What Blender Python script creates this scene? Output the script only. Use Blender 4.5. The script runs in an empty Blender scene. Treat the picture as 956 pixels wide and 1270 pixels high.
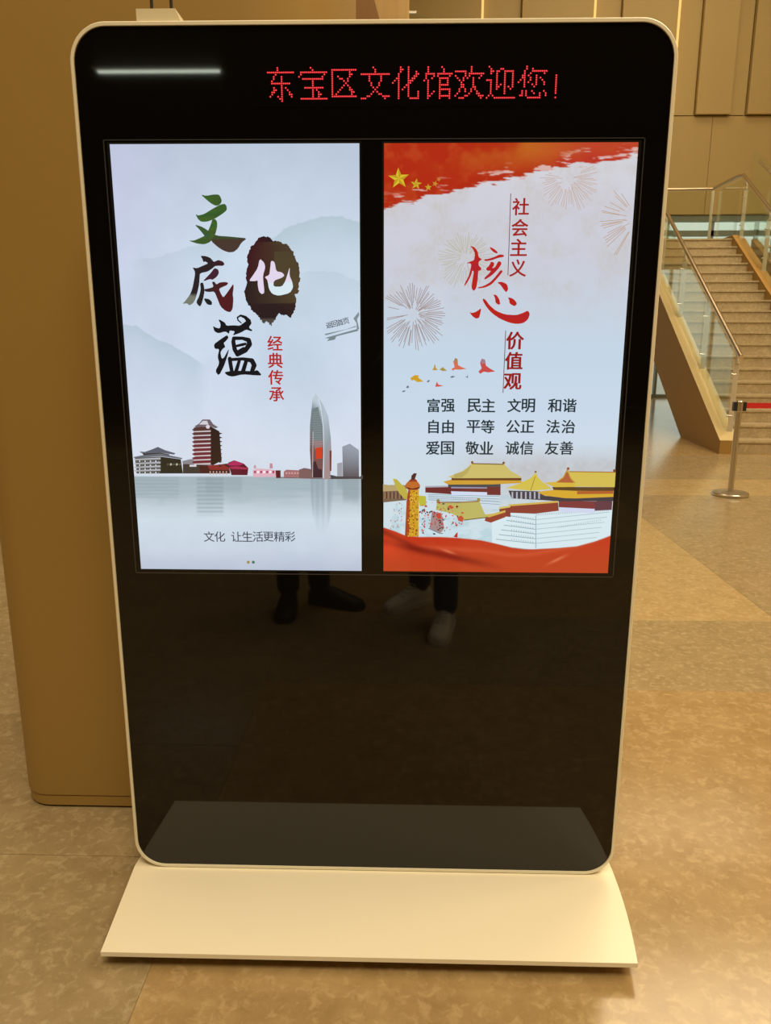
import bpy, bmesh, math, random
import numpy as np
from mathutils import Vector, Matrix
from mathutils.geometry import tessellate_polygon
random.seed(7); rng = np.random.default_rng(5)
SC = bpy.context.scene
COL = SC.collection

# ---------------------------------------------------------------- camera
F, TH, PS, RO = 943.28, 0.22871, -0.02407, 0.00202
CAM = Vector((0.07325, -1.74611, 1.43))
_f = Vector((math.sin(PS)*math.cos(TH), math.cos(PS)*math.cos(TH), -math.sin(TH)))
_r0 = Vector((math.cos(PS), -math.sin(PS), 0)); _u0 = _r0.cross(_f)
_r = math.cos(RO)*_r0 + math.sin(RO)*_u0; _u = -math.sin(RO)*_r0 + math.cos(RO)*_u0
cd = bpy.data.cameras.new('camera'); cam = bpy.data.objects.new('camera', cd); COL.objects.link(cam)
cd.sensor_fit = 'HORIZONTAL'; cd.sensor_width = 36; cd.lens = 36*F/956; cd.clip_start = 0.01; cd.clip_end = 200
M3 = Matrix((_r, _u, -_f)).transposed()
cam.matrix_world = Matrix.Translation(CAM) @ M3.to_4x4()
SC.camera = cam
# ---------------------------------------------------------------- world, lights, exposure
SC.view_settings.view_transform = 'Standard'; SC.view_settings.look = 'None'
SC.view_settings.gamma = 1; SC.view_settings.use_curve_mapping = False
SC.view_settings.exposure = 0.0
try:
    SC.cycles.use_denoising = True
    SC.cycles.max_bounces = 8; SC.cycles.diffuse_bounces = 4; SC.cycles.glossy_bounces = 4
    SC.cycles.transparent_max_bounces = 16; SC.cycles.transmission_bounces = 8
    SC.cycles.sample_clamp_indirect = 4.0; SC.cycles.caustics_reflective = False; SC.cycles.caustics_refractive = False
except Exception: pass
w = bpy.data.worlds.new('daylight'); SC.world = w; w.use_nodes = True
bg = w.node_tree.nodes['Background']; bg.inputs[0].default_value = (0.80, 0.86, 0.74, 1); bg.inputs[1].default_value = 0.9
def area(name, loc, sx, sy, power, color=(1, .81, .52), rot=(0, 0, 0)):
    l = bpy.data.lights.new(name, 'AREA'); l.shape = 'RECTANGLE'; l.size = sx; l.size_y = sy; l.energy = power; l.color = color
    o = bpy.data.objects.new(name, l); o.location = loc; o.rotation_euler = rot; COL.objects.link(o); return o
LIGHTS = [   # unseen ceiling lamps, added to light the hall: (x, y, z, size x, size y, watts)
    (6.6, -0.5, 9.8, 4.5, 5.0, 700), (5.5, 7.5, 9.8, 5.0, 5.0, 680), (-3.0, 4.0, 9.8, 4.0, 5.0, 240),
    (0.6, -5.0, 9.8, 5.0, 3.0, 900), (5.0, 14.0, 9.8, 7.0, 2.0, 130)]  # lamp behind the camera added to brighten the pillar front
for i, (x, y, z, sx, sy, p) in enumerate(LIGHTS):
    area('ceiling_lamp_light', (x, y, z), sx, sy, p)

# ---------------------------------------------------------------- helpers
def s2l(c):
    c = np.asarray(c, float)/255.0
    return np.where(c <= 0.04045, c/12.92, ((c+0.055)/1.055)**2.4)
def rgb(*c): return tuple(float(v) for v in s2l(c))
def plane_pt(x, y):
    """rectifies a point measured on the kiosk front to metres (x, z) on that front."""
    d = _f*F + _r*(x-478) - _u*(y-635)
    t = -CAM.y/d.y
    return CAM.x+t*d.x, CAM.z+t*d.z
def plane_px(X, Z):
    vx, vy, vz = X-CAM.x, 0-CAM.y, Z-CAM.z
    a = vx*_r.x+vy*_r.y+vz*_r.z; b = vx*_u.x+vy*_u.y+vz*_u.z; c = vx*_f.x+vy*_f.y+vz*_f.z
    return 478+F*a/c, 635-F*b/c
def link(name, me, mats=(), parent=None):
    o = bpy.data.objects.new(name, me); COL.objects.link(o)
    for m in (mats if isinstance(mats, (list, tuple)) else [mats]): me.materials.append(m)
    if parent: o.parent = parent
    return o
def empty(name, loc=(0, 0, 0), rz=0, parent=None):
    o = bpy.data.objects.new(name, None); COL.objects.link(o); o.location = loc; o.rotation_euler = (0, 0, rz); o.empty_display_size = .1
    if parent: o.parent = parent
    return o
def tag(o, label=None, cat=None, group=None, kind=None):
    if label: o['label'] = label
    if cat: o['category'] = cat
    if group: o['group'] = group
    if kind: o['kind'] = kind
    return o
def smooth(o, ang=40):
    me = o.data
    for p in me.polygons: p.use_smooth = True
    try: me.set_sharp_from_angle(angle=math.radians(ang))
    except Exception: pass
    return o
class MB:
    def __init__(s): s.bm = bmesh.new()
    def box(s, x0, x1, y0, y1, z0, z1, bev=0):
        v = [s.bm.verts.new(c) for c in ((x0,y0,z0),(x1,y0,z0),(x1,y1,z0),(x0,y1,z0),(x0,y0,z1),(x1,y0,z1),(x1,y1,z1),(x0,y1,z1))]
        fs = [s.bm.faces.new([v[i] for i in q]) for q in ((0,3,2,1),(4,5,6,7),(0,1,5,4),(1,2,6,5),(2,3,7,6),(3,0,4,7))]
        if bev:
            es = list({e for f in fs for e in f.edges})
            bmesh.ops.bevel(s.bm, geom=es, offset=bev, segments=2, affect='EDGES', profile=.6)
        return s
    def prism(s, pts, axis, a, b):
        """extrude a 2D outline; axis x: pts are (y,z); y: (x,z); z: (x,y)"""
        def P(p, t):
            return {'x': (t, p[0], p[1]), 'y': (p[0], t, p[1]), 'z': (p[0], p[1], t)}[axis]
        A = [s.bm.verts.new(P(p, a)) for p in pts]; B = [s.bm.verts.new(P(p, b)) for p in pts]
        n = len(pts)
        s.bm.faces.new(A); s.bm.faces.new(list(reversed(B)))
        for i in range(n): s.bm.faces.new([A[(i+1) % n], A[i], B[i], B[(i+1) % n]])
        return s
    def tube(s, pts, r, n=10, cap=True):
        pts = [Vector(p) for p in pts]; rs = r if isinstance(r, (list, tuple)) else [r]*len(pts)
        rings = []; prev = None
        for i, p in enumerate(pts):
            d = (pts[min(i+1, len(pts)-1)]-pts[max(i-1, 0)]).normalized()
            a = prev if prev is not None and abs(prev.dot(d)) < .95 else (Vector((1, 0, 0)) if abs(d.x) < .8 else Vector((0, 1, 0)))
            e1 = (a-d*a.dot(d)).normalized(); e2 = d.cross(e1); prev = e1
            rings.append([s.bm.verts.new(p+rs[i]*(math.cos(2*math.pi*k/n)*e1+math.sin(2*math.pi*k/n)*e2)) for k in range(n)])
        for A, B in zip(rings, rings[1:]):
            for k in range(n): s.bm.faces.new([A[k], A[(k+1) % n], B[(k+1) % n], B[k]])
        if cap: s.bm.faces.new(list(reversed(rings[0]))); s.bm.faces.new(rings[-1])
        return s
    def lathe(s, prof, cx=0, cy=0, n=32):
        rings = []
        for r, z in prof: rings.append([s.bm.verts.new((cx+r*math.cos(2*math.pi*k/n), cy+r*math.sin(2*math.pi*k/n), z)) for k in range(n)])
        for A, B in zip(rings, rings[1:]):
            for k in range(n): s.bm.faces.new([A[k], A[(k+1) % n], B[(k+1) % n], B[k]])
        s.bm.faces.new(list(reversed(rings[0]))); s.bm.faces.new(rings[-1])
        return s
    def build(s, name, mat, parent=None, sm=0):
        bmesh.ops.recalc_face_normals(s.bm, faces=s.bm.faces[:])
        me = bpy.data.meshes.new(name); s.bm.to_mesh(me); s.bm.free()
        o = link(name, me, mat, parent)
        if sm: smooth(o, sm)
        return o

# ---------------------------------------------------------------- materials
def mat(name, col, rough=.5, metal=0, ior=1.5, emit=None, es=0, coat=0, noise=None, bump=0, trans=0, spec=None):
    m = bpy.data.materials.new(name); m.use_nodes = True; nt = m.node_tree; b = nt.nodes['Principled BSDF']
    b.inputs['Base Color'].default_value = (*col, 1); b.inputs['Roughness'].default_value = rough
    b.inputs['Metallic'].default_value = metal; b.inputs['IOR'].default_value = ior
    if coat: b.inputs['Coat Weight'].default_value = coat; b.inputs['Coat Roughness'].default_value = .05
    if emit: b.inputs['Emission Color'].default_value = (*emit, 1); b.inputs['Emission Strength'].default_value = es
    if trans: b.inputs['Transmission Weight'].default_value = trans
    if spec is not None: b.inputs['Specular IOR Level'].default_value = spec
    if noise:
        sc, col2, stretch = noise
        tc = nt.nodes.new('ShaderNodeTexCoord'); mp = nt.nodes.new('ShaderNodeMapping'); mp.inputs['Scale'].default_value = stretch
        nz = nt.nodes.new('ShaderNodeTexNoise'); nz.inputs['Scale'].default_value = sc; nz.inputs['Detail'].default_value = 5
        mx = nt.nodes.new('ShaderNodeMix'); mx.data_type = 'RGBA'
        mx.inputs[6].default_value = (*col, 1); mx.inputs[7].default_value = (*col2, 1)
        nt.links.new(tc.outputs['Object'], mp.inputs[0]); nt.links.new(mp.outputs[0], nz.inputs[0])
        nt.links.new(nz.outputs[0], mx.inputs[0]); nt.links.new(mx.outputs[2], b.inputs['Base Color'])
        if bump:
            bp = nt.nodes.new('ShaderNodeBump'); bp.inputs['Strength'].default_value = bump; bp.inputs['Distance'].default_value = .002
            nt.links.new(nz.outputs[0], bp.inputs['Height']); nt.links.new(bp.outputs[0], b.inputs['Normal'])
    return m
def stone_mat(name, c_dark, c_mid, c_light, rough=.16):
    m = bpy.data.materials.new(name); m.use_nodes = True; nt = m.node_tree; L = nt.links; N = nt.nodes
    b = N['Principled BSDF']; b.inputs['Roughness'].default_value = rough; b.inputs['IOR'].default_value = 1.5
    geo = N.new('ShaderNodeNewGeometry'); oi = N.new('ShaderNodeObjectInfo')
    add = N.new('ShaderNodeVectorMath'); add.operation = 'MULTIPLY_ADD'
    cmb = N.new('ShaderNodeCombineXYZ')
    mul = N.new('ShaderNodeMath'); mul.operation = 'MULTIPLY'; mul.inputs[1].default_value = 37.0
    L.new(oi.outputs['Random'], mul.inputs[0]); L.new(mul.outputs[0], cmb.inputs[2])
    add.inputs[1].default_value = (1, 1, 1); L.new(geo.outputs['Position'], add.inputs[0]); L.new(cmb.outputs[0], add.inputs[2])
    n1 = N.new('ShaderNodeTexNoise'); n1.inputs['Scale'].default_value = 9; n1.inputs['Detail'].default_value = 8; n1.inputs['Roughness'].default_value = .65; n1.inputs['Distortion'].default_value = .3
    n2 = N.new('ShaderNodeTexNoise'); n2.inputs['Scale'].default_value = 34; n2.inputs['Detail'].default_value = 6; n2.inputs['Roughness'].default_value = .6; n2.inputs['Distortion'].default_value = .5
    n3 = N.new('ShaderNodeTexNoise'); n3.inputs['Scale'].default_value = 4.5; n3.inputs['Detail'].default_value = 9; n3.inputs['Distortion'].default_value = 2.2; n3.inputs['Roughness'].default_value = .7
    for n in (n1, n2, n3): L.new(add.outputs[0], n.inputs['Vector'])
    r1 = N.new('ShaderNodeValToRGB'); r1.color_ramp.elements[0].position = .32; r1.color_ramp.elements[0].color = (*c_dark, 1)
    r1.color_ramp.elements[1].position = .68; r1.color_ramp.elements[1].color = (*c_mid, 1); L.new(n1.outputs[0], r1.inputs[0])
    r2 = N.new('ShaderNodeValToRGB'); r2.color_ramp.elements[0].position = .50; r2.color_ramp.elements[1].position = .66; r2.color_ramp.elements[1].color = (.6, .6, .6, 1)
    L.new(n2.outputs[0], r2.inputs[0])
    mx = N.new('ShaderNodeMix'); mx.data_type = 'RGBA'; mx.inputs[7].default_value = (*c_light, 1)
    L.new(r2.outputs[0], mx.inputs[0]); L.new(r1.outputs[0], mx.inputs[6])
    r3 = N.new('ShaderNodeValToRGB'); r3.color_ramp.interpolation = 'EASE'
    e = r3.color_ramp.elements; e[0].position = .485; e[0].color = (0, 0, 0, 1); e[1].position = .515; e[1].color = (0, 0, 0, 1)
    k = r3.color_ramp.elements.new(.5); k.color = (.22, .22, .22, 1); L.new(n3.outputs[0], r3.inputs[0])
    mx2 = N.new('ShaderNodeMix'); mx2.data_type = 'RGBA'; mx2.inputs[7].default_value = (*[v*.72 for v in c_dark], 1)
    L.new(r3.outputs[0], mx2.inputs[0]); L.new(mx.outputs[2], mx2.inputs[6]); L.new(mx2.outputs[2], b.inputs['Base Color'])
    return m
def glass_mat(name, tint=(.975, .99, .975), ior=1.45):
    m = bpy.data.materials.new(name); m.use_nodes = True; nt = m.node_tree; N = nt.nodes; L = nt.links
    N.remove(N['Principled BSDF']); out = N['Material Output']
    tr = N.new('ShaderNodeBsdfTransparent'); tr.inputs[0].default_value = (*tint, 1)
    gl = N.new('ShaderNodeBsdfGlossy'); gl.inputs['Roughness'].default_value = .02; gl.inputs['Color'].default_value = (.95, 1, .96, 1)
    fr = N.new('ShaderNodeFresnel'); ge = N.new('ShaderNodeNewGeometry'); mr = N.new('ShaderNodeMapRange')
    mr.inputs['To Min'].default_value = ior; mr.inputs['To Max'].default_value = 1/ior; L.new(ge.outputs['Backfacing'], mr.inputs['Value']); L.new(mr.outputs[0], fr.inputs[0])
    mx = N.new('ShaderNodeMixShader'); L.new(fr.outputs[0], mx.inputs[0]); L.new(tr.outputs[0], mx.inputs[1]); L.new(gl.outputs[0], mx.inputs[2]); L.new(mx.outputs[0], out.inputs[0])
    return m
def emis(name, col, s):
    return mat(name, (0, 0, 0), emit=col, es=s)
ink = bpy.data.materials.new('lit_screen_picture'); ink.use_nodes = True
_b = ink.node_tree.nodes['Principled BSDF']; _b.inputs['Base Color'].default_value = (.004, .004, .005, 1); _b.inputs['Roughness'].default_value = .06
_a = ink.node_tree.nodes.new('ShaderNodeAttribute'); _a.attribute_name = 'Col'
ink.node_tree.links.new(_a.outputs['Color'], _b.inputs['Emission Color']); _b.inputs['Emission Strength'].default_value = 1.0

M = dict(
    black_glass=mat('black_glass', (.0035, .0028, .002), .03, ior=1.5),
    bezel=mat('bezel_black', (.006, .006, .006), .3),
    bezel_line=mat('bezel_edge_grey', (.10, .10, .11), .3, metal=.6),
    rim=mat('cream_white_rim', rgb(228, 222, 200), .35),
    white=mat('white_painted_steel', rgb(240, 234, 214), .28, noise=(3, rgb(236, 229, 208), (1, 1, 1))),
    router=mat('white_plastic', rgb(215, 205, 175), .45),
    rubber=mat('black_rubber', (.012, .011, .01), .6),
    column=mat('ochre_lacquered_cladding', rgb(154, 124, 64), .42, noise=(1.3, rgb(160, 130, 70), (1, 1, .4))),
    dark=mat('dark_gap', (.02, .016, .01), .8),
    wall=mat('tan_wall_panel', rgb(178, 156, 104), .55, noise=(2, rgb(170, 147, 95), (1, 1, .25)), bump=.1),
    wood=mat('pale_wood_veneer', rgb(214, 184, 120), .4, noise=(6, rgb(186, 152, 92), (3, 3, .18))),
    brown=mat('brown_wood_band', rgb(150, 112, 66), .45, noise=(6, rgb(138, 100, 56), (3, 3, .3))),
    stringer=mat('tan_stair_cladding', rgb(156, 124, 62), .75, noise=(2, rgb(156, 124, 66), (1, 1, 1))),
    strip_top=mat('pale_tan_stair_cap', rgb(200, 180, 130), .38),
    orange_wood=mat('orange_tan_stair_cap', rgb(196, 150, 84), .4),
    steel=mat('brushed_steel', (.62, .58, .52), .28, metal=1),
    rail=mat('bronze_steel_rail', (.55, .45, .33), .3, metal=1),
    white_post=mat('satin_steel_post', (.78, .74, .64), .35, metal=.6),
    ceiling=mat('plaster_ceiling', (.62, .55, .43), .8),
    soffit=mat('dark_brown_soffit', (.06, .045, .03), .6),
    backwall=mat('brown_timber_wall', (.09, .06, .035), .6, noise=(3, (.07, .045, .025), (4, 4, .3))),
    frame=mat('grey_blue_window_frame', rgb(120, 130, 125), .4),
    glass=glass_mat('clear_glass'), stair_glass=glass_mat('green_edged_glass', (.94, .97, .935)),
    red_belt=mat('red_webbing', rgb(200, 35, 35), .7), belt_head=mat('black_plastic', (.02, .018, .016), .4),
    led_warm=emis('warm_led_strip', (1, .58, .16), 1.15), lamp_white=emis('cool_white_tube', (.9, 1, .82), 15.0),
    panel_lamp=emis('warm_lamp_diffuser', (1, .8, .53), 1.5),
    jeans=mat('blue_denim', (.018, .035, .075), .85, noise=(60, (.03, .05, .1), (1, 1, 1))),
    black_cloth=mat('black_cloth', (.012, .012, .014), .85), grey_cloth=mat('charcoal_jacket', (.04, .04, .045), .85),
    sneaker=mat('off_white_canvas', (.74, .70, .60), .7), sole=mat('white_rubber_sole', (.8, .78, .7), .6), lace=mat('pale_lace', (.82, .8, .72), .8),
    skin=mat('skin', (.52, .32, .22), .5), hair=mat('black_hair', (.012, .01, .009), .5), lips=mat('lips', (.42, .17, .14), .5),
    eye=mat('eye_white', (.7, .7, .68), .2), leather=mat('black_leather', (.010, .009, .009), .6), phone=mat('black_phone', (.02, .02, .022), .15),
    grout=mat('tile_joint', rgb(138, 118, 84), .6),
    pave=mat('pale_paving', (.55, .55, .5), .8),
    step=stone_mat('stair_stone', rgb(166, 150, 120), rgb(184, 168, 136), rgb(206, 192, 162), .25),
)
def tn(c, k): return tuple(v*k for v in rgb(*c))
TILE = [stone_mat('beige_marble_warm', tn((182, 152, 104), .66), tn((196, 168, 120), .70), tn((214, 188, 142), .74)),
        stone_mat('beige_marble_grey', tn((162, 142, 106), .76), tn((176, 156, 120), .80), tn((200, 184, 148), .80)),
        stone_mat('beige_marble_light', tn((180, 155, 110), .80), tn((194, 170, 124), .84), tn((212, 192, 150), .84))]

# ================================================================ THE SETTING
X0, X1, YB, YF, ZC = -9.0, 11.0, -14.0, 16.56, 10.0
floor = MB().box(X0, X1, YB, YF+.2, -.2, -.0015).build('floor', M['grout']); tag(floor, kind='structure')
tile_me = {}
def tile(xa, xb, ya, yb, mi):
    g = .0008; w_, h_ = xb-xa-2*g, yb-ya-2*g
    key = (round(w_, 4), round(h_, 4), mi)
    if key not in tile_me:
        b = MB().box(-w_/2, w_/2, -h_/2, h_/2, -.0013, 0, .0006); bmesh.ops.recalc_face_normals(b.bm, faces=b.bm.faces[:])
        me = bpy.data.meshes.new('floor_tile'); b.bm.to_mesh(me); b.bm.free(); me.materials.append(TILE[mi]); tile_me[key] = me
    o = bpy.data.objects.new('floor_tile', tile_me[key]); COL.objects.link(o); o.parent = floor
    o.location = ((xa+xb)/2, (ya+yb)/2, 0)
for ci in range(-4, 5):
    xa, xb = -.505+2.505*ci, -.505+2.505*(ci+1)
    off = 1.18 if ci >= 0 else .10
    xa, xb = max(xa, X0), min(xb, X1)
    if xb-xa < .1: continue
    k = math.ceil((YB-off)/.797)-1
    while off+k*.797 < YF:
        ya, yb = max(off+k*.797, YB), min(off+(k+1)*.797, YF)
        if ci == 0 and k in (-2, -1): k += 1; continue
        if ci == 0 and k == -3: yb = off
        if yb-ya > .05:
            mi = random.choice((0, 1, 2, 2))
            if ci == 0: mi = {-3: 0, 0: 1, 1: 2, 2: 2}.get(k, mi) if k < 3 else random.choice((1, 2))
            if ci == -1 and k < 6: mi = 1
            if ci == 1 and k < 5: mi = 1
            tile(xa, xb, ya, yb, mi)
        k += 1
tag(MB().box(X0, X1, YB, YF+.2, ZC, ZC+.2).build('ceiling', M['ceiling']), kind='structure')
tag(MB().box(X0-.2, X0, YB, YF+.2, 0, ZC).build('wall_left', M['wall']), kind='structure')
tag(MB().box(X1, X1+.2, YB, YF+.2, 0, ZC).build('wall_right', M['wall']), kind='structure')
tag(MB().box(X0, X1, YB-.2, YB, 0, ZC).build('wall_front', M['backwall']), kind='structure')
wb = MB().box(X0, X1, YF, YF+.25, 4.06, ZC).build('wall_back', M['wall']); tag(wb, kind='structure')
# cladding boards of the back wall above the landing
edges = [(-9.0, -7.2, 0), (-7.2, -6.0, 1), (-6.0, -4.4, 0), (-4.4, -3.2, 1), (-3.2, -1.6, 0), (-1.6, .08, 1), (.08, 1.66, 0), (1.66, 2.50, 1), (2.50, 4.03, 0),
         (4.03, 4.62, 1), (4.62, 5.80, 0), (5.80, 6.33, 1), (6.33, 7.09, 0), (7.09, 7.43, 1), (7.43, 8.9, 0), (8.9, 9.6, 1), (9.6, 11.0, 0)]
for a, b_, d in edges:
    MB().box(a+.012, b_-.012, YF-(.16 if d == 0 else .06), YF+.01, 6.10, ZC-.01, .004).build('wall_panel', M['wall'], wb)
for a in np.arange(-10.75, 11, 2.5):
    MB().box(max(a, X0)+.004, min(a+2.5, X1)-.004, YF-.05, YF+.01, 4.07, 6.085, .002).build('wall_panel', M['wall'], wb)
for x in (-7.2, -4.4, 1.66, 4.03, 5.80):
    MB().box(x-.010, x+.034, YF-.168, YF-.06, 6.12, ZC-.02).build('light_strip', M['led_warm'], wb)
# window wall below
win = MB()
for x in np.arange(X0, X1+.01, 1.0):
    win.box(x-.03, x+.03, YF+.02, YF+.14, .06, 3.95)
win.box(X0, X1, YF+.0, YF+.16, 0, .07).box(X0, X1, YF+.0, YF+.16, 3.93, 4.06).box(X0, X1, YF+.02, YF+.14, 3.62, 3.74)
wf = win.build('window_1', M['frame']); tag(wf, kind='structure')
for x in np.arange(X0, X1-.01, 1.0):
    for z0, z1 in ((.07, 3.62), (3.74, 3.93)):
        MB().box(x+.03, x+.97, YF+.075, YF+.083, z0, z1).build('pane', M['glass'], wf)
tag(MB().box(-30, 40, YF+.3, 60, -.3, -.15).build('ground', M['pave']), kind='structure')
# low soffit over the hall behind the camera, with a tube light
sof = MB().box(X0, X1, YB, -7.0, 5.0, 5.3).build('trim_1', M['soffit']); tag(sof, kind='structure')
t = empty('tube_light', (-3.33, -9.72, 5.0)); tag(t, 'short white tube light mirrored at the top left of the kiosk glass', 'lamp')
MB().box(-.90, .90, -.07, .07, -.045, -.001, .004).build('housing', M['white'], t)
MB().box(-.84, .84, -.03, .03, -.062, -.046).build('diffuser', M['lamp_white'], t)
LAMP_LABELS = ['large warm ceiling lamp panel above the floor right of the kiosk', 'large square warm ceiling lamp panel above the foot of the stairs', 'long narrow warm ceiling lamp panel over the left of the hall', 'warm ceiling lamp panel behind and above the two people', 'wide slim warm ceiling lamp panel over the stair landing']
# unseen ceiling lamps (housings added around the area lights)
for x, y, z, sx, sy, p in LIGHTS:
    r = empty('ceiling_lamp', (x, y, ZC)); tag(r, LAMP_LABELS[LIGHTS.index((x, y, z, sx, sy, p))], 'lamp', 'ceiling lamps of the hall')
    f_ = MB().box(-sx/2-.08, sx/2+.08, -sy/2-.08, sy/2+.08, -.15, -.001); f_.build('housing', M['white'], r)
# strip lamps whose glints show in the floor left of the pillar
for (xa, xb, yy) in ((-7.2, -6.0, 9.23), (-6.0, -4.55, 6.6)):
    r = empty('strip_light', ((xa+xb)/2, yy, 5.0)); tag(r, 'warm strip light hung over the left floor, ' + ('farther one' if yy > 8 else 'nearer one'), 'lamp', 'strip lights over the left floor')
    L_ = (xb-xa)/2
    MB().box(-L_, L_, -.06, .06, 0, .05).build('housing', M['white'], r); MB().box(-L_+.02, L_-.02, -.04, .04, -.02, 0).build('diffuser', M['led_warm'], r)
    for sx in (-1, 1): MB().tube([(sx*L_*.8, 0, .05), (sx*L_*.8, 0, 5.0)], .006, 6).build('cable', M['steel'], r)

# ================================================================ PILLARS
def rounded(x0, x1, y0, y1, rs, n=10):
    """outline with corner radii (front-left, front-right, back-right, back-left)"""
    out = []
    for (cx, cy, sx, sy, r, a0) in ((x0, y0, 1, 1, rs[0], 180), (x1, y0, -1, 1, rs[1], 270), (x1, y1, -1, -1, rs[2], 0), (x0, y1, 1, -1, rs[3], 90)):
        for k in range(n+1):
            a = math.radians(a0+90*k/n); out.append((cx+sx*r+r*math.cos(a), cy+sy*r+r*math.sin(a)))
    return out
pil = empty('pillar', (-.6, .8, 0)); tag(pil, 'wide ochre-clad pillar with rounded corners behind the kiosk', 'pillar')
def off(pts, ox, oy): return [(a-ox, b-oy) for a, b in pts]
MB().prism(off(rounded(-1.115, -.10, .318, 1.3, (.10, .24, .15, .10)), -.6, .8), 'z', .045, ZC-.02).build('shaft', M['column'], pil, 40)
MB().prism(off(rounded(-1.112, -.103, .321, 1.297, (.10, .24, .15, .10)), -.6, .8), 'z', .008, .042).build('plinth', M['column'], pil, 40)
MB().prism(off(rounded(-1.095, -.12, .335, 1.28, (.09, .22, .14, .09)), -.6, .8), 'z', 0, .05).build('plinth_gap', M['dark'], pil, 40)
wp = empty('pillar', (-.25, 5.6, 0)); tag(wp, 'pale wood-veneered pillar with a slanting brown band, glimpsed above the kiosk', 'pillar')
MB().box(-.75, .34, -.5, .5, 0, ZC-.02, .02).build('shaft', M['wood'], wp)
zb = 3.97
MB().prism([(-.20+.3*1.6, zb-1.6), (.08+.3*1.6, zb-1.6), (.08-.3*1.6, zb+1.6), (-.20-.3*1.6, zb+1.6)], 'y', -.515, -.495).build('slanted_band', M['brown'], wp)

# upper walkway with a glass balustrade (a corner of it shows above the kiosk)
wk = MB().box(-9, .36, 10.0, 12.0, 4.35, 4.72).build('trim_2', M['stringer']); tag(wk, kind='structure')
gb = empty('glass_balustrade', (-1.5, 10.05, 4.72)); tag(gb, 'glass balustrade on the upper walkway, its corner just above the kiosk top', 'balustrade')
for i in range(4):
    xa = -3.4+1.25*i
    if i < 3: MB().box(xa, xa+1.24, -.006, .006, 0, 1.03).build('glass_panel', M['stair_glass'], gb)
    else: MB().prism([(xa, 0), (xa+1.5, 0), (xa+1.5+.36, .90), (xa+1.35, 1.03), (xa, 1.03)], 'y', -.006, .006).build('glass_panel', M['stair_glass'], gb)
MB().box(-3.4, 1.70, -.02, .02, 1.03, 1.06).build('handrail', M['steel'], gb)

# ================================================================ STAIRCASE
st = empty('staircase', (3.985, 7.73, 0), -math.atan(.055))
tag(st, 'straight tan-clad staircase with stone steps rising to a glass-railed landing', 'staircase')
RZ, TR = .165, .29; SL = RZ/TR
XI, XJ, XK = .22, 1.68, 1.86
NS = 19
for i in range(NS):
    y0 = i*TR; yd = TR+.03 if i < NS-1 else 1.45
    # riser and tread as one stone step with a proud nosing
    b = MB(); z1 = (i+1)*RZ
    b.box(XI-.01, XJ+.01, y0-.018, y0+yd, z1-.03, z1, .004); b.box(XI-.01, XJ+.01, y0, y0+yd, z1-RZ-.02, z1-.031)
    s_ = b.build('step', M['step'], st)
    # thin dark groove line of the anti-slip strip
    MB().box(XI+.02, XJ-.02, y0+.02, y0+.045, z1, z1+.0015).build('grip_strip', M['grout'], s_)
YL = (NS-1)*TR; ZL = NS*RZ
def stringer(xa, xb, topoff, name='stringer', capm=None):
    pts = [(-.02, 0), (-.02, RZ), (YL+.0, ZL), (YL+.02, ZL+topoff), (YL+1.5, ZL+topoff), (YL+1.5, ZL-.5), (YL, ZL-.5), (YL-.45, ZL-.95), (1.59, 0)]
    pts = [(-.02, 0), (-.02, RZ+topoff), (0, RZ+topoff), (YL, ZL+topoff), (YL+1.45, ZL+topoff), (YL+1.45, ZL-.42), (YL+.15, ZL-.42), (YL+.0, -.9+RZ*0+SL*YL), (.9/SL, 0)]
    o = MB().prism(pts, 'x', xa, xb).build(name, M['stringer'], st)
    cap = MB().prism([(-.022, RZ+topoff), (0, RZ+topoff), (YL, ZL+topoff), (YL+1.45, ZL+topoff), (YL+1.45, ZL+topoff+.006), (YL, ZL+topoff+.006), (0, RZ+topoff+.006), (-.022, RZ+topoff+.006)], 'x', xa-.001, xb+.001)
    cap.build('cap', capm or M['strip_top'], o)
    return o
stringer(0, XI, 0.0); stringer(XJ, XK, .05, capm=M['orange_wood'])
MB().prism([(0.6, 0.0), (YL+.1, ZL-RZ-.3), (YL+1.4, ZL-.4), (YL+1.4, ZL-.3), (YL-.2, ZL-RZ-.2), (0.3, 0)], 'x', XI, XJ).build('soffit_panel', M['stringer'], st)
MB().box(-4.2, XI-.005, YL+.02, YL+1.45, ZL-.42, ZL).build('landing', M['stringer'], st)
MB().box(-4.2, XI-.01, YL+.02, YL+1.44, ZL+.0005, ZL+.02).build('landing_floor', M['step'], st)
# handrails
RH = 1.06
def rail(pts, r=.029, m='rail'): return MB().tube(pts, r, 12).build('handrail', M[m], st, 60)
rx = .12
rail([(rx, -.08, RZ+RH-.045), (rx, 0, RZ+RH), (rx, YL-.05, ZL+RH-.03), (rx, YL+.12, ZL+RH), (-4.1, YL+.12, ZL+RH)])
rr = 1.77
rail([(rr, -.08, RZ+RH-.045), (rr, 0, RZ+RH), (rr, YL, ZL+RH), (rr-.02, YL+.2, ZL+RH+.02), (rr-.10, YL+1.3, ZL+RH), (-4.1, YL+1.3, ZL+RH)], .028)
ro = 2.22
rail([(ro, .4, RZ+RH+.2+.4*SL), (ro, YL+.55, ZL+RH+.33)], .022, 'steel')
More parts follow.
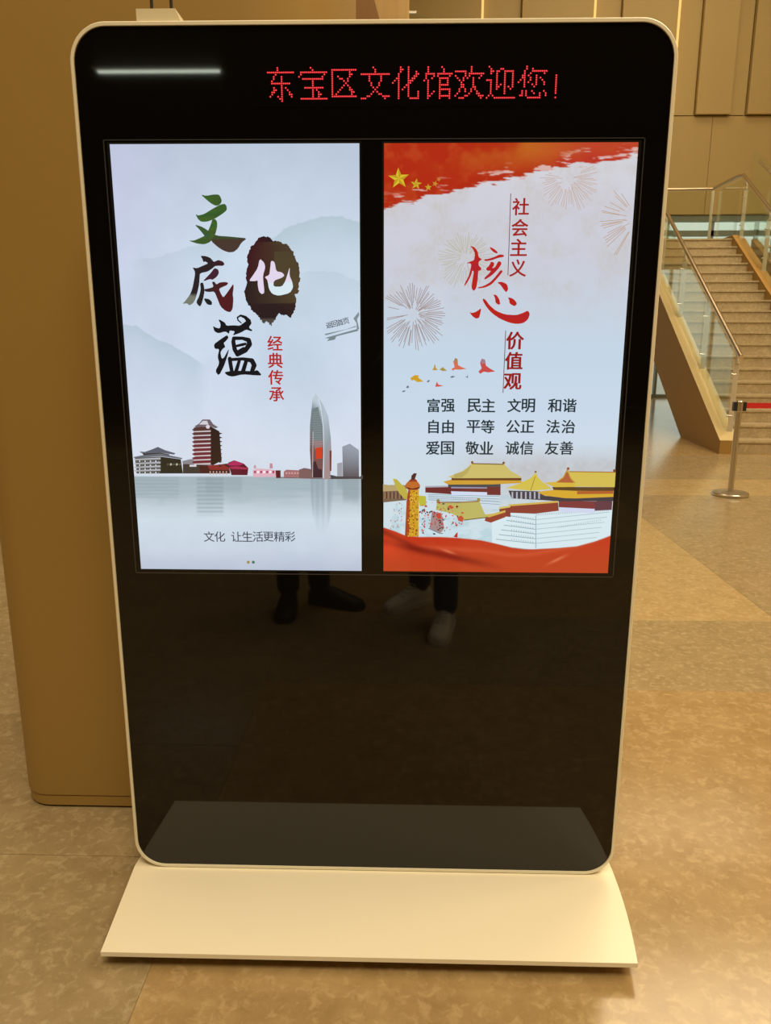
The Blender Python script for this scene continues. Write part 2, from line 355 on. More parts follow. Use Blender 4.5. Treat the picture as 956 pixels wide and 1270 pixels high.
# posts with glass clamps
def post(x, y, zb_, zt, side=1):
    p = MB().box(x-.032, x+.032, y-.007, y+.007, zb_, zt-.20, .002)
    p.tube([(x, y, zt-.22), (x+.004, y+.0, zt-.14), (x-.01, y+.01, zt-.07), (x-.035, y+.02, zt-.01)], [.026, .022, .016, .012], 8)
    o = p.build('post', M['white_post'], st)
    for zc in (zb_+.2, zt-.35):
        MB().tube([(x, y-.01, zc), (x-side*.06, y-.01, zc)], .007, 8).tube([(x-side*.040, y-.01, zc), (x-side*.06, y-.01, zc)], .013, 12).build('glass_clamp', M['steel'], o)
for y in (.16, 1.43, 2.70, 3.97, 5.16):
    z = RZ+SL*y
    post(rx+.045, y, z, z+RH); post(rr+.045, y, z+.05, z+RH)
for k in range(4):
    ya, yb = (.10, 1.36, 2.64, 3.91)[k], (1.34, 2.61, 3.88, 5.12)[k]
    for xg in (rx-.030, rr-.030):
        dz = .05
        MB().prism([(ya, RZ+SL*ya+dz), (yb, RZ+SL*yb+dz), (yb, RZ+SL*yb+RH-.05), (ya, RZ+SL*ya+RH-.05)], 'x', xg-.006, xg+.006).build('glass_panel', M['stair_glass'], st)
    ya2, yb2 = ya+1.0, yb+1.0
    MB().prism([(ya2, RZ+SL*ya2-.15), (yb2, RZ+SL*yb2-.15), (yb2, RZ+SL*yb2+RH+.15), (ya2, RZ+SL*ya2+RH+.15)], 'x', ro-.006, ro+.006).build('glass_panel', M['stair_glass'], st)
    z = RZ+SL*ya2
    MB().box(ro+.03, ro+.042, ya2-.03, ya2+.03, z-.4, z+RH+.1).build('post', M['white_post'], st)
    for zc in (z, z+.7): MB().tube([(ro+.04, ya2, zc), (ro-.02, ya2, zc)], .02, 10).build('glass_clamp', M['steel'], st)
MB().prism([(0.2, 0), (.2, .3), (YL+.6, ZL+.05), (YL+.6, ZL-.32), (.9, 0)], 'x', ro+.02, ro+.14).build('outer_stringer', M['stringer'], st)
for k in range(5):       # landing glass, far side
    xa = XJ+.02-1.2*k
    MB().box(xa-1.18, xa-.01, YL+1.3-.006, YL+1.3+.006, ZL+.05, ZL+RH-.05).build('glass_panel', M['stair_glass'], st)
    if k < 5:
        MB().box(xa-.035, xa-.005+.02, YL+1.33, YL+1.345, ZL, ZL+RH-.03).build('post', M['white_post'], st)
for k in range(3):       # landing glass, near side left of the flight
    xa = -.02-1.3*k
    MB().box(xa-1.28, xa-.01, YL+.12-.006, YL+.12+.006, ZL+.05, ZL+RH-.05).build('glass_panel', M['stair_glass'], st)
MB().box(rr-.012, rr+.0, YL+.06, YL+1.25, ZL+.08, ZL+RH-.05).build('glass_panel', M['stair_glass'], st)

# ================================================================ QUEUE BARRIERS
def barrier(x, y, label):
    r = empty('barrier_post', (x, y, 0)); tag(r, label, 'barrier post')
    MB().lathe([(.0, 0), (.155, 0), (.160, .004), (.160, .022), (.155, .028), (.10, .034), (.04, .040), (.0, .041)][1:]).build('base', M['steel'], r, 30)
    MB().lathe([(.026, .03), (.0255, .80), (.0255, .825)]).build('pole', M['steel'], r, 50)
    MB().lathe([(.030, .765), (.033, .77), (.033, .855), (.028, .863), (.004, .864)]).build('head', M['steel'], r, 30)
    for a in (0, math.pi):
        MB().box(.026*math.cos(a)-.018 + .012*math.cos(a), .026*math.cos(a)+.018+.012*math.cos(a), -.022, .022, .772, .852, .003).build('belt_slot', M['belt_head'], r)
    return r
b1 = barrier(3.078, 5.187, 'brushed steel barrier post with red belt in front of the stairs')
b2 = barrier(5.10, 5.187, 'second steel barrier post, outside the right edge of the photo')
MB().box(.045, 1.850, -.001, .001, .795, .845).build('belt', M['red_belt'], b1)
MB().box(-.168, -.045, -.004, .004, .792, .848, .002).build('belt_clip', M['belt_head'], b2)

# ================================================================ KIOSK
kz0, kz1, kw = .0491, 2.0598, .63
kiosk = empty('advertising_kiosk', (0, 0, 0))
tag(kiosk, 'tall black-glass kiosk with two lit poster screens and red headline on a white foot plate', 'kiosk')
def rr_outline(x0, x1, z0, z1, r, n=12):
    out = []
    for cx, cz, a0 in ((x0+r, z0+r, 180), (x1-r, z0+r, 270), (x1-r, z1-r, 0), (x0+r, z1-r, 90)):
        for k in range(n+1):
            a = math.radians(a0+90*k/n); out.append((cx+r*math.cos(a), cz+r*math.sin(a)))
    return out
def ring_solid(name, outer, inner, ya, yb, m, parent, bev=0):
    bm = bmesh.new(); n = len(outer)
    V = [[bm.verts.new((p[0], y, p[1])) for p in L_] for L_, y in ((outer, yb), (outer, ya+bev), ([(o_[0]*(1-.3)+i_[0]*.3, o_[1]*(1-.3)+i_[1]*.3) for o_, i_ in zip(outer, inner)], ya), (inner, ya), (inner, yb))]
    for a in range(5):
        A, B = V[a], V[(a+1) % 5]
        for i in range(n): bm.faces.new([A[i], A[(i+1) % n], B[(i+1) % n], B[i]])
    bmesh.ops.recalc_face_normals(bm, faces=bm.faces[:])
    me = bpy.data.meshes.new(name); bm.to_mesh(me); bm.free(); return smooth(link(name, me, m, parent), 35)
R_ = .078; rw = .0085
OUT = rr_outline(-kw, kw, kz0, kz1, R_); INN = rr_outline(-kw+rw, kw-rw, kz0+rw, kz1-rw, R_-rw)
ring_solid('rim', OUT, INN, -.004, .062, M['rim'], kiosk, .003)
MB().prism(rr_outline(-kw+.012, kw-.012, kz0+.012, kz1-.012, R_-.012), 'y', .01, .075).build('back_housing', M['router'], kiosk, 40)
MB().prism(rr_outline(-kw+rw-.0002, kw-rw+.0002, kz0+rw-.0002, kz1-rw+.0002, R_-rw), 'y', 0, .009).build('front_glass', M['black_glass'], kiosk)
sz1, sz0 = 1.43+.39572, 1.43-.55222
sx0, sx1, sx2, sx3 = -.55976, -.02586, .02649, .56167
# recessed frame lines around the pair of screens
fr = MB()
for (xa, xb, za, zb_) in ((sx0-.0135, sx0-.0115, sz0-.010, sz1+.009), (sx3+.0115, sx3+.0135, sz0-.010, sz1+.009), (sx0-.0135, sx3+.0135, sz1+.0072, sz1+.009), (sx0-.0135, sx3+.0135, sz0-.0105, sz0-.0085)):
    fr.box(xa, xb, -.0012, .0005, za, zb_)
fr.build('bezel', M['bezel_line'], kiosk)

def noise2(x, y, sc, seed=0, octv=4):
    r_ = np.random.default_rng(seed); tot = np.zeros_like(x); amp = 1; nrm = 0
    for o_ in range(octv):
        T = r_.random((256, 256)); u = x/sc*(2**o_)+13.7*o_; v = y/sc*(2**o_)+7.1*o_
        i = np.floor(u).astype(int); j = np.floor(v).astype(int); fu = u-i; fv = v-j
        fu = fu*fu*(3-2*fu); fv = fv*fv*(3-2*fv); i &= 255; j &= 255; i1 = (i+1) & 255; j1 = (j+1) & 255
        tot += amp*((T[j, i]*(1-fu)+T[j, i1]*fu)*(1-fv)+(T[j1, i]*(1-fu)+T[j1, i1]*fu)*fv); nrm += amp; amp *= .55
    return tot/nrm
def lerpc(y, stops):
    ys = [s[0] for s in stops]; return np.stack([np.interp(y, ys, [s[1][k] for s in stops]) for k in range(3)], -1)
def over(c, col, a): a = np.clip(a, 0, 1)[..., None]; return c*(1-a)+np.asarray(col, float)*a
def sst(a, b, v): t_ = np.clip((v-a)/(b-a), 0, 1); return t_*t_*(3-2*t_)

def picture_grid(name, xa, xb, za, zb_, nx, nz, fn, parent):
    X, Z = np.meshgrid(np.linspace(xa, xb, nx), np.linspace(zb_, za, nz))
    px, py = plane_px(X, Z)
    c = fn(px, py)
    co = np.stack([X, np.full_like(X, -.0003), Z], -1).reshape(-1, 3)
    idx = np.arange(nx*nz).reshape(nz, nx)
    q = np.stack([idx[:-1, :-1], idx[1:, :-1], idx[1:, 1:], idx[:-1, 1:]], -1).reshape(-1)
    me = bpy.data.meshes.new(name); me.vertices.add(nx*nz); me.vertices.foreach_set('co', co.ravel())
    nf = len(q)//4; me.loops.add(nf*4); me.loops.foreach_set('vertex_index', q.astype(np.int32))
    me.polygons.add(nf); me.polygons.foreach_set('loop_start', np.arange(0, nf*4, 4, dtype=np.int32))
    me.update(calc_edges=True)
    at = me.color_attributes.new('Col', 'FLOAT_COLOR', 'POINT')
    rgba = np.ones((nx*nz, 4), np.float32); rgba[:, :3] = s2l(np.clip(c, 0, 255)).reshape(-1, 3)
    at.data.foreach_set('color', rgba.ravel())
    return link(name, me, ink, parent)

class Art:
    """flat coloured shapes lying on the screen surface; layer = tiny height above the picture"""
    def __init__(s, layer=1): s.v = []; s.f = []; s.c = []; s.y = -.0003-.0005*layer
    def tri(s, P, tris, col):
        s.y -= 1.5e-6; b = len(s.v); s.v += [(p[0], s.y, p[1]) for p in P]; s.f += [tuple(b+i for i in t_) for t_ in tris]
        cl = col if isinstance(col, list) else [col]*len(P); s.c += [tuple(s2l(k)) for k in cl]
    def poly(s, pts, col, org=(0, 0), sc=1.0, sm=0, colf=None):
        P = [(org[0]+x/sc, org[1]+y/sc) for x, y in pts]
        for _ in range(sm):     # Chaikin rounding for brush strokes
            Q = []
            for i in range(len(P)):
                a, b = P[i], P[(i+1) % len(P)]
                Q += [(a[0]*.8+b[0]*.2, a[1]*.8+b[1]*.2), (a[0]*.2+b[0]*.8, a[1]*.2+b[1]*.8)]
            P = Q
        W = [plane_pt(*p) for p in P]
        T = tessellate_polygon([[Vector((a, b, 0)) for a, b in W]])
        if colf: col = [colf(*p) for p in P]
        s.tri(W, T, col)
    def line(s, pts, w, col, org=(0, 0), sc=1.0, closed=False):
        P = [(org[0]+p[0]/sc, org[1]+p[1]/sc, (p[2] if len(p) > 2 else w)/sc/2) for p in pts]
        if closed: P.append(P[0])
        for a, b in zip(P, P[1:]):
            dx, dy = b[0]-a[0], b[1]-a[1]; l = math.hypot(dx, dy) or 1; nx_, ny_ = -dy/l, dx/l
            q = [(a[0]+nx_*a[2], a[1]+ny_*a[2]), (b[0]+nx_*b[2], b[1]+ny_*b[2]), (b[0]-nx_*b[2], b[1]-ny_*b[2]), (a[0]-nx_*a[2], a[1]-ny_*a[2])]
            s.tri([plane_pt(*k) for k in q], [(0, 1, 2), (0, 2, 3)], col)
        if w > 1.2 or len(pts[0]) > 2:
            for a in P:
                if a[2] > .5: s.disc(a[0], a[1], a[2], col, 10)
    def disc(s, x, y, r, col, n=14):
        q = [(x+r*math.cos(2*math.pi*k/n), y+r*math.sin(2*math.pi*k/n)) for k in range(n)]
        s.tri([plane_pt(*k) for k in q], [(0, i, i+1) for i in range(1, n-1)], col)
    def build(s, name, parent):
        me = bpy.data.meshes.new(name); me.from_pydata(s.v, [], s.f); me.update()
        at = me.color_attributes.new('Col', 'FLOAT_COLOR', 'POINT')
        at.data.foreach_set('color', np.array([(*c, 1) for c in s.c], np.float32).ravel())
        return link(name, me, ink, parent)
_gc = {}
def glyph(ch, bold):
    k = (ch, bold)
    if k in _gc: return _gc[k]
    cu = bpy.data.curves.new('t', 'FONT'); cu.body = ch; cu.size = 1; cu.resolution_u = 3
    o = bpy.data.objects.new('t', cu); COL.objects.link(o)
    dg = bpy.context.evaluated_depsgraph_get(); e = o.evaluated_get(dg); m = e.to_mesh()
    m.calc_loop_triangles()
    V = [(v.co.x, v.co.y) for v in m.vertices]; T = [tuple(t_.vertices) for t_ in m.loop_triangles]
    e.to_mesh_clear(); bpy.data.objects.remove(o); bpy.data.curves.remove(cu)
    _gc[k] = (V, T); return _gc[k]
def put_text(art, ch, x, y, size, col, bold=.012, rot=0, stretch=1.0):
    """one character centred at photo-measured (x, y), size in the same units, upright on the screen plane"""
    V, T = glyph(ch, bold)
    if not V: return
    xs = [v[0] for v in V]; ys = [v[1] for v in V]
    h = max(max(ys)-min(ys), max(xs)-min(xs)); cx, cy = (max(xs)+min(xs))/2, (max(ys)+min(ys))/2
    X, Z = plane_pt(x, y); X2, _ = plane_pt(x+1, y); s_ = size*(X2-X)/h
    c_, sn = math.cos(rot), math.sin(rot)
    offs = [(0, 0)] if bold < .006 else [(bold*math.cos(k*math.pi/3), .7*bold*math.sin(k*math.pi/3)) for k in range(6)]
    for ox, oy in offs:
        P = []
        for a, b in V:
            a, b = (a-cx+ox)*s_, (b-cy+oy)*s_*stretch
            P.append((X+a*c_-b*sn, Z+a*sn+b*c_))
        art.tri(P, T, col)
def char(parent, ch, *a, **k):
    t_ = Art(3); put_text(t_, ch, *a, **k); o = t_.build('character', parent); o['label'] = 'character '+ch; return o
def rule(parent, *a):
    t_ = Art(3); t_.line(*a); return t_.build('rule_line', parent)

# ---- left screen
dl = MB().box(sx0-.006, sx1+.004, -.00025, .0, sz0-.004, sz1+.004).build('display_panel', M['bezel'], kiosk)
dl['label'] = 'left lit screen with misty ink-wash city poster'
def left_pic(x, y):
    c = lerpc(y, [(178, (186, 199, 217)), (240, (196, 209, 226)), (320, (205, 220, 236)), (450, (204, 217, 235)), (560, (214, 222, 237)), (590, (210, 220, 232)), (592, (170, 184, 192)), (615, (186, 199, 208)), (645, (205, 220, 231)), (680, (200, 211, 226)), (706, (186, 196, 214))])
    c = over(c, (196, 198, 226), .55*sst(270, 140, x)*sst(560, 250, y))
    c = over(c, (185, 204, 218), .35*sst(90, 20, np.hypot((x-360), (y-440)*.6)))
    n = noise2(x, y, 34, 1)
    c += (n[..., None]-.5)*9
    def ridge(pts, col, a, fade, seed):
        ry = np.interp(x, [p[0] for p in pts], [p[1] for p in pts])+(noise2(x, x*0, 9, seed)-.5)*5
        m_ = sst(0, 1.5, y-ry)*np.exp(-np.clip(y-ry, 0, 999)/fade)
        xs_ = sst(pts[0][0]-1, pts[0][0]+22, x)*sst(pts[-1][0]+1, pts[-1][0]-22, x) if pts[-1][0] < 440 else sst(pts[0][0]-1, pts[0][0]+22, x)
        return over(c, col, a*m_*xs_)
    c = ridge([(325, 300), (345, 290), (360, 279), (378, 274), (398, 268), (412, 266), (430, 270), (450, 276)], (160, 182, 190), .45, 45, 3)
    c = ridge([(160, 322), (200, 318), (235, 305), (258, 300), (290, 306)], (170, 188, 200), .30, 40, 4)
    c = ridge([(130, 404), (155, 402), (168, 404), (190, 418), (215, 428), (235, 440), (260, 455)], (158, 180, 190), .42, 38, 5)
    c = ridge([(360, 350), (380, 336), (400, 334), (425, 340), (450, 350)], (172, 190, 200), .28, 35, 6)
    # water: haze, ripples and reflections of the skyline
    wat = sst(590, 593, y)
    rip = noise2(x*.18, y*1.6, 5, 8, 3)
    c = over(c, (120, 140, 146), wat*sst(640, 594, y)*.30*rip*1.6)
    lower = noise2(x, y*.9, 30, 11, 3)*34+592
    c = over(c, (168, 186, 194), wat*sst(lower+16, lower+2, y)*.55)
    def box_ref(xa, xb, yb, a, stripes=0):
        m_ = sst(xa-2, xa+2, x)*sst(xb+2, xb-2, x)*sst(yb+5, yb-6, y)*wat
        if stripes: m_ = m_*(.6+.4*np.sin(y*stripes))
        return over(c, (128, 146, 152), a*m_)
    c = box_ref(244, 277, 638, .45, 1.25); c = box_ref(166, 222, 618, .32, 1.5); c = box_ref(255, 300, 612, .25)
    c = box_ref(425, 445, 622, .42); c = box_ref(418, 426, 605, .3)
    el = np.hypot((x-399)/14, (y-592)/73)
    tw = sst(1.05, .95, el)*wat
    c = over(c, (150, 164, 174), tw*sst(672, 596, y)*.8*(.75+.25*np.sin((x-385)*.9)))
    c = over(c, (206, 214, 222), tw*np.exp(-((x-404)/1.6)**2)*.5)
    return c
picture_grid('picture', sx0, sx1, sz0, sz1, 312, 534, left_pic, dl)
# calligraphy, traced
A = Art(3); G = (62, 92, 34)
o1, s1 = (220, 230), 9.56
gcol = lambda x, y: (52+int(22*random.random()), 84+int(18*random.random()), 40)
A.poly([(280,110),(345,125),(420,110),(490,108),(515,140),(530,190),(500,235),(455,243),(400,215),(340,165)], G, o1, s1, 1, gcol)
A.poly([(222,338),(245,360),(320,340),(400,290),(470,250),(520,225),(565,220),(585,245),(588,295),(540,335),(480,375),(430,405),(350,432),(285,432),(250,405),(225,360)], G, o1, s1, 1, gcol)
A.poly([(415,405),(455,400),(475,440),(472,500),(455,570),(430,630),(385,675),(320,700),(240,692),(180,672),(135,655),(200,655),(280,620),(340,590),(370,530),(400,460)], G, o1, s1, 1, gcol)
A.poly([(205,465),(280,485),(360,530),(400,590),(360,640),(325,600),(270,530)], (60, 88, 48), o1, s1, 1)
A.poly([(440,585),(500,600),(600,605),(700,615),(830,627),(760,680),(720,750),(670,790),(610,795),(540,770),(480,730),(400,660),(420,620)], (72, 56, 46), o1, s1, 1, lambda x, y: (60, 78, 44) if y < 296.5 else (72, 56, 46))
A.build('calligraphy_character', dl)['label'] = 'green brush character 文'
A = Art(3); o1, s1 = (220, 305), 10.62
dk = lambda x, y: (44, 34, 36) if x < 270 else (62, 28, 36)
A.poly([(305,130),(380,135),(440,160),(480,210),(500,205),(540,185),(600,205),(625,240),(600,265),(550,262),(500,265),(460,300),(400,340),(300,360),(295,420),(290,500),(270,600),(240,700),(210,755),(160,785),(130,755),(70,765),(110,720),(170,640),(200,560),(220,460),(235,370),(230,330),(200,285),(260,295),(330,265),(410,230),(370,205),(345,215),(330,170)], 0, o1, s1, 1, lambda x, y: (120, 124, 110) if y > 366 else dk(x, y))
A.poly([(490,290),(540,310),(550,360),(520,410),(460,450),(440,435),(335,470),(380,420),(440,360)], (66, 34, 48), o1, s1, 1)
A.poly([(300,490),(340,480),(355,540),(360,600),(345,680),(320,770),(300,800),(270,775),(250,740),(290,660),(310,570)], (38, 36, 34), o1, s1, 1)
A.poly([(355,570),(420,560),(480,540),(455,475),(490,470),(515,510),(560,480),(640,475),(675,490),(650,520),(600,540),(550,565),(570,620),(605,680),(640,640),(690,570),(740,495),(742,560),(730,640),(740,700),(730,830),(700,875),(640,860),(570,800),(530,700),(490,600),(420,608),(365,600)], 0, o1, s1, 1, lambda x, y: (48, 36, 38) if x < 268 else (82, 28, 30))
A.poly([(350,690),(420,700),(460,740),(455,780),(400,775),(365,730)], (34, 34, 36), o1, s1, 1)
A.build('calligraphy_character', dl)['label'] = 'dark brush character 底'
A = Art(2); o1, s1 = (290, 285), 10.06
blob = [(330,90),(380,85),(440,90),(500,140),(560,145),(610,165),(680,190),(700,240),(740,280),(760,350),(800,410),(820,480),(820,560),(825,630),(805,700),(810,780),(765,810),(780,900),(770,980),(740,1050),(700,1100),(650,1060),(600,1070),(560,1040),(540,1080),(500,1150),(460,1195),(430,1160),(400,1140),(380,1170),(330,1120),(290,1060),(235,1010),(180,940),(140,850),(130,770),(165,700),(155,600),(155,500),(180,440),(165,340),(190,250),(240,190),(280,140)]
bl2 = []
for i in range(len(blob)):
    a, b = blob[i], blob[(i+1) % len(blob)]
    for k in range(4):
        t_ = k/4; bl2.append((a[0]*(1-t_)+b[0]*t_+random.uniform(-9, 9), a[1]*(1-t_)+b[1]*t_+random.uniform(-9, 9)))
A.poly(bl2, 0, o1, s1, 0, lambda x, y: (62, 24, 30) if x < 322 and y < 350 else ((76, 62, 42) if x > 345 and y < 375 else ((78, 72, 64) if y > 396 else (44, 30, 30))))
A.poly([(505,272),(690,272),(745,330),(790,430),(790,700),(500,700)], (78, 66, 44), o1, s1)
A.build('ink_blot', dl)
A = Art(4)
A.poly([(325,360),(380,410),(395,470),(365,570),(370,650),(380,740),(380,790),(350,805),(315,770),(300,690),(300,630),(265,642),(190,640),(240,570),(300,480)], (226, 214, 236), o1, s1, 1)
A.poly([(465,385),(510,400),(530,520),(600,530),(635,570),(600,600),(500,635),(495,710),(600,710),(640,650),(670,560),(700,460),(695,570),(730,650),(742,720),(700,790),(560,825),(480,800),(440,740),(425,650),(415,620),(385,590),(445,565),(455,480)], 0, o1, s1, 1, lambda x, y: (226, 214, 236) if y < 350 else (214, 232, 240))
A.build('calligraphy_character', dl)['label'] = 'white brush character 化 on the ink blot'
A = Art(3); o1, s1 = (255, 385), 8.69; K = (24, 22, 26)
A.poly([(135,90),(210,130),(225,165),(300,160),(370,165),(410,135),(445,110),(490,115),(497,140),(465,185),(510,215),(490,225),(440,205),(380,240),(290,272),(320,225),(260,215),(255,255),(215,225),(140,248),(95,225),(80,165),(110,185),(155,195),(165,150)], K, o1, s1, 1)
A.line([(385,135,12),(350,105,14),(345,75,16),(380,55,22),(430,75,34),(465,115,50)], 20, K, o1, s1)
A.poly([(235,265),(250,295),(215,335),(195,350),(215,395),(190,410),(160,450),(175,520),(200,510),(255,405),(240,480),(200,600),(145,705),(105,655),(150,570),(130,500),(150,415),(100,415),(90,365),(150,320),(200,285)], K, o1, s1, 1)
A.line([(305,300,40),(400,300,36),(465,320,50),(475,365,55),(430,430,50),(345,475,46),(315,420,48),(300,340,44)], 40, K, o1, s1, True)
A.line([(325,385,26),(400,368,32),(430,360,28)], 26, K, o1, s1); A.line([(350,440,24),(410,405,24)], 22, K, o1, s1)
A.line([(262,520,44),(270,580,42),(285,660,40)], 40, K, o1, s1); A.line([(270,530,34),(400,522,34),(500,540,50),(525,590,54),(500,660,44)], 34, K, o1, s1)
A.line([(365,540,34),(330,655,42)], 34, K, o1, s1); A.line([(440,540,40),(405,655,46)], 34, K, o1, s1)
A.poly([(200,665),(290,650),(400,650),(520,655),(560,640),(610,700),(540,700),(400,688),(290,715),(235,700)], K, o1, s1, 1)
A.build('calligraphy_character', dl)['label'] = 'black brush character 蕴'
for ch, x, y in zip('经典传承', (341, 341.5, 342, 343), (425.6, 447, 468, 489)): char(dl, ch, x, y, 18, (180, 36, 34), .020)
for ch, x in zip('文化让生活更精彩', (259.5, 272.8, 293.5, 306.8, 320, 333, 346.5, 359.8)): char(dl, ch, x, 665.3, 13, (62, 66, 78), .006)
A = Art(3)
for i, ch in enumerate('返回首页'): char(dl, ch, 408.0+7.0*i, 403.2-1.7*i, 7.4, (62, 66, 74), .012, .22)
o1, s1 = (130, 170), 2.897
A.poly([(788,708),(870,690),(902,678),(902,682),(830,702),(795,712)], (120,136,142), o1, s1); A.poly([(893,652),(912,628),(914,640),(906,655),(914,690),(905,693),(904,668)], (128,142,148), o1, s1)
A.poly([(790,722),(905,690),(912,696),(832,716),(826,728),(798,733),(806,724)], (120,136,142), o1, s1)
A.build('arrow_ribbon', dl)
A = Art(3); A.disc(308, 697, 1.9, (170, 140, 70)); A.disc(314.3, 697, 1.9, (70, 120, 90)); A.build('page_dots', dl)
# skyline
A = Art(2); o1, s1 = (160, 480), 5.975
D = (58, 54, 50)
A.poly([(45,525),(235,515),(385,535),(400,640),(60,640)], (72, 70, 62), o1, s1)
A.poly([(235,515),(385,535),(400,640),(235,640)], (48, 44, 32), o1, s1)
for k, yy in enumerate((532, 562, 590, 616)):
    A.poly([(40,yy),(235,yy-10),(235,yy+4),(45,yy+10)], (176, 178, 184), o1, s1)
    for q in range(9): A.poly([(55+q*20,yy+12),(65+q*20,yy+12),(65+q*20,yy+22),(55+q*20,yy+22)], (214, 216, 224) if q % 2 else (110, 108, 104), o1, s1)
A.poly([(78,478),(120,480),(170,462),(215,443),(270,468),(345,490),(335,500),(235,487),(100,492)], (92, 96, 108), o1, s1)
A.poly([(100,492),(235,487),(300,498),(300,508),(235,500),(110,505)], (60, 56, 56), o1, s1)
A.poly([(35,518),(100,505),(235,492),(395,525),(395,534),(235,512),(40,526)], (104, 108, 116), o1, s1)
for q in range(5): A.poly([(282+q*22,568),(294+q*22,564),(298+q*22,576),(284+q*22,582)], (190, 188, 170) if q % 2 else (90, 86, 60), o1, s1)
A.build('curved_roof_hall', dl); A = Art(2)
A.poly([(395,548),(450,535),(500,528),(520,560),(520,575),(400,570)], (138, 134, 140), o1, s1); A.poly([(400,570),(520,572),(530,640),(400,640)], (66, 58, 50), o1, s1)
A.poly([(450,575),(500,575),(500,590),(450,590)], (214, 214, 222), o1, s1)
A.build('low_annex', dl); A = Art(2)
A.poly([(605,290),(670,328),(688,545),(625,578),(600,575)], (52, 34, 26), o1, s1)
A.poly([(480,300),(605,290),(605,575),(510,575),(485,500)], (82, 52, 46), o1, s1)
for k in range(9):
    yy = 318+k*30; rd = min(60, k*12)
    A.poly([(466,yy-4),(490,yy-12),(600,yy-12),(612,yy+2),(480,yy+8)], (86+rd//2, 56-rd//4, 52), o1, s1)
    A.poly([(478,yy+9),(606,yy+3),(606,yy+13),(486,yy+17)], (206, 196, 198), o1, s1)
    A.poly([(664,yy+16),(694,yy+26),(670,yy+34)], (58, 40, 34), o1, s1)
A.poly([(485,292),(520,270),(545,240),(600,240),(625,275),(662,298),(640,305),(600,288),(500,300)], (112, 98, 104), o1, s1)
A.poly([(520,278),(548,250),(580,250),(590,278)], (210, 204, 212), o1, s1); A.disc(o1[0]+585/s1, o1[1]+294/s1, 2.4, (226, 210, 220))
A.build('pagoda_tower', dl); A = Art(2)
A.poly([(505,575),(625,578),(740,565),(750,640),(510,640)], (72, 36, 30), o1, s1)
A.poly([(580,580),(700,572),(745,600),(745,614),(600,612)], (140, 48, 44), o1, s1)
for q in range(6): A.poly([(598+q*24,622),(606+q*24,622),(606+q*24,648),(598+q*24,648)], (196, 160, 148), o1, s1)
A.build('red_annex', dl); A = Art(2)
A.poly([(735,560),(780,542),(850,566),(885,600),(878,652),(760,652),(745,600)], (96, 24, 40), o1, s1)
A.poly([(725,572),(782,545),(855,570),(820,580),(745,582)], (176, 44, 92), o1, s1); A.poly([(740,592),(800,586),(882,600),(876,610),(760,606)], (170, 48, 84), o1, s1)
A.build('magenta_pavilion', dl); A = Art(2); o1, s1 = (300, 480), 6.347
A.poly([(85,655),(120,640),(200,645),(265,655),(270,705),(90,708)], (222, 176, 190), o1, s1)
for q in range(7): A.poly([(95+q*24,660),(112+q*24,658),(112+q*24,676),(97+q*24,680)], (244, 238, 246) if q % 2 else (176, 70, 92), o1, s1)
A.poly([(265,655),(305,655),(305,716),(270,716)], (96, 36, 34), o1, s1)
A.poly([(330,665),(350,650),(455,655),(455,712),(330,712)], (164, 112, 112), o1, s1); A.poly([(450,650),(490,636),(548,646),(560,720),(450,718)], (128, 96, 94), o1, s1)
for q in range(5): A.poly([(345+q*22,670),(358+q*22,670),(358+q*22,684),(345+q*22,684)], (206, 160, 160), o1, s1)
A.poly([(220,600),(240,600),(245,640),(218,640)], (196, 140, 150), o1, s1); A.poly([(95,615),(110,612),(115,640),(92,640)], (196, 160, 170), o1, s1)
A.build('low_houses', dl); A = Art(2)
A.poly([(548,180),(556,95),(580,50),(602,78),(622,150),(636,300),(642,500),(636,715),(548,715),(535,500),(536,300)], 0, o1, s1, 0, lambda x, y: (188, 202, 212) if y < 505 else ((112, 124, 128) if y < 540 else (122, 84, 80)))
A.poly([(560,170),(600,155),(628,300),(635,430),(600,470),(560,430)], (116, 128, 130), o1, s1); A.poly([(560,420),(635,420),(635,480),(575,490)], (150, 122, 122), o1, s1)
A.poly([(580,480),(634,470),(634,560),(585,566)], (206, 66, 34), o1, s1); A.poly([(550,600),(580,580),(600,640),(630,650),(632,712),(550,712)], (70, 44, 48), o1, s1)
A.poly([(602,78),(640,140),(680,230),(700,400),(706,540),(694,725),(642,725),(642,500),(634,250)], 0, o1, s1, 0, lambda x, y: (176, 190, 200) if y < 530 else ((150, 158, 166) if y < 560 else (166, 140, 140)))
A.line([(604,90),(622,170),(640,320),(644,500),(642,720)], 5, (222, 230, 238), o1, s1); A.poly([(690,500),(706,500),(704,660),(692,660)], (120, 50, 40), o1, s1)
for yy in range(200, 470, 18): A.line([(540,yy),(634,yy-6)], 2, (150,162,168), o1, s1)
A.line([(560,350),(556,710)], 4, (206, 200, 206), o1, s1)
A.build('glass_tower', dl); A = Art(2)
A.poly([(750,600),(790,592),(792,702),(750,702)], (160, 160, 170), o1, s1)
A.poly([(790,468),(850,445),(920,495),(922,716),(795,716)], 0, o1, s1, 0, lambda x, y: (150, 158, 170) if y < 570 else (88, 78, 82))
A.poly([(695,690),(750,702),(930,706),(952,690),(952,722),(700,722)], (74, 70, 72), o1, s1)
A.line([(270,712),(450,716),(690,722),(950,720)], 5, (96, 82, 84), o1, s1)
A.build('office_block', dl)

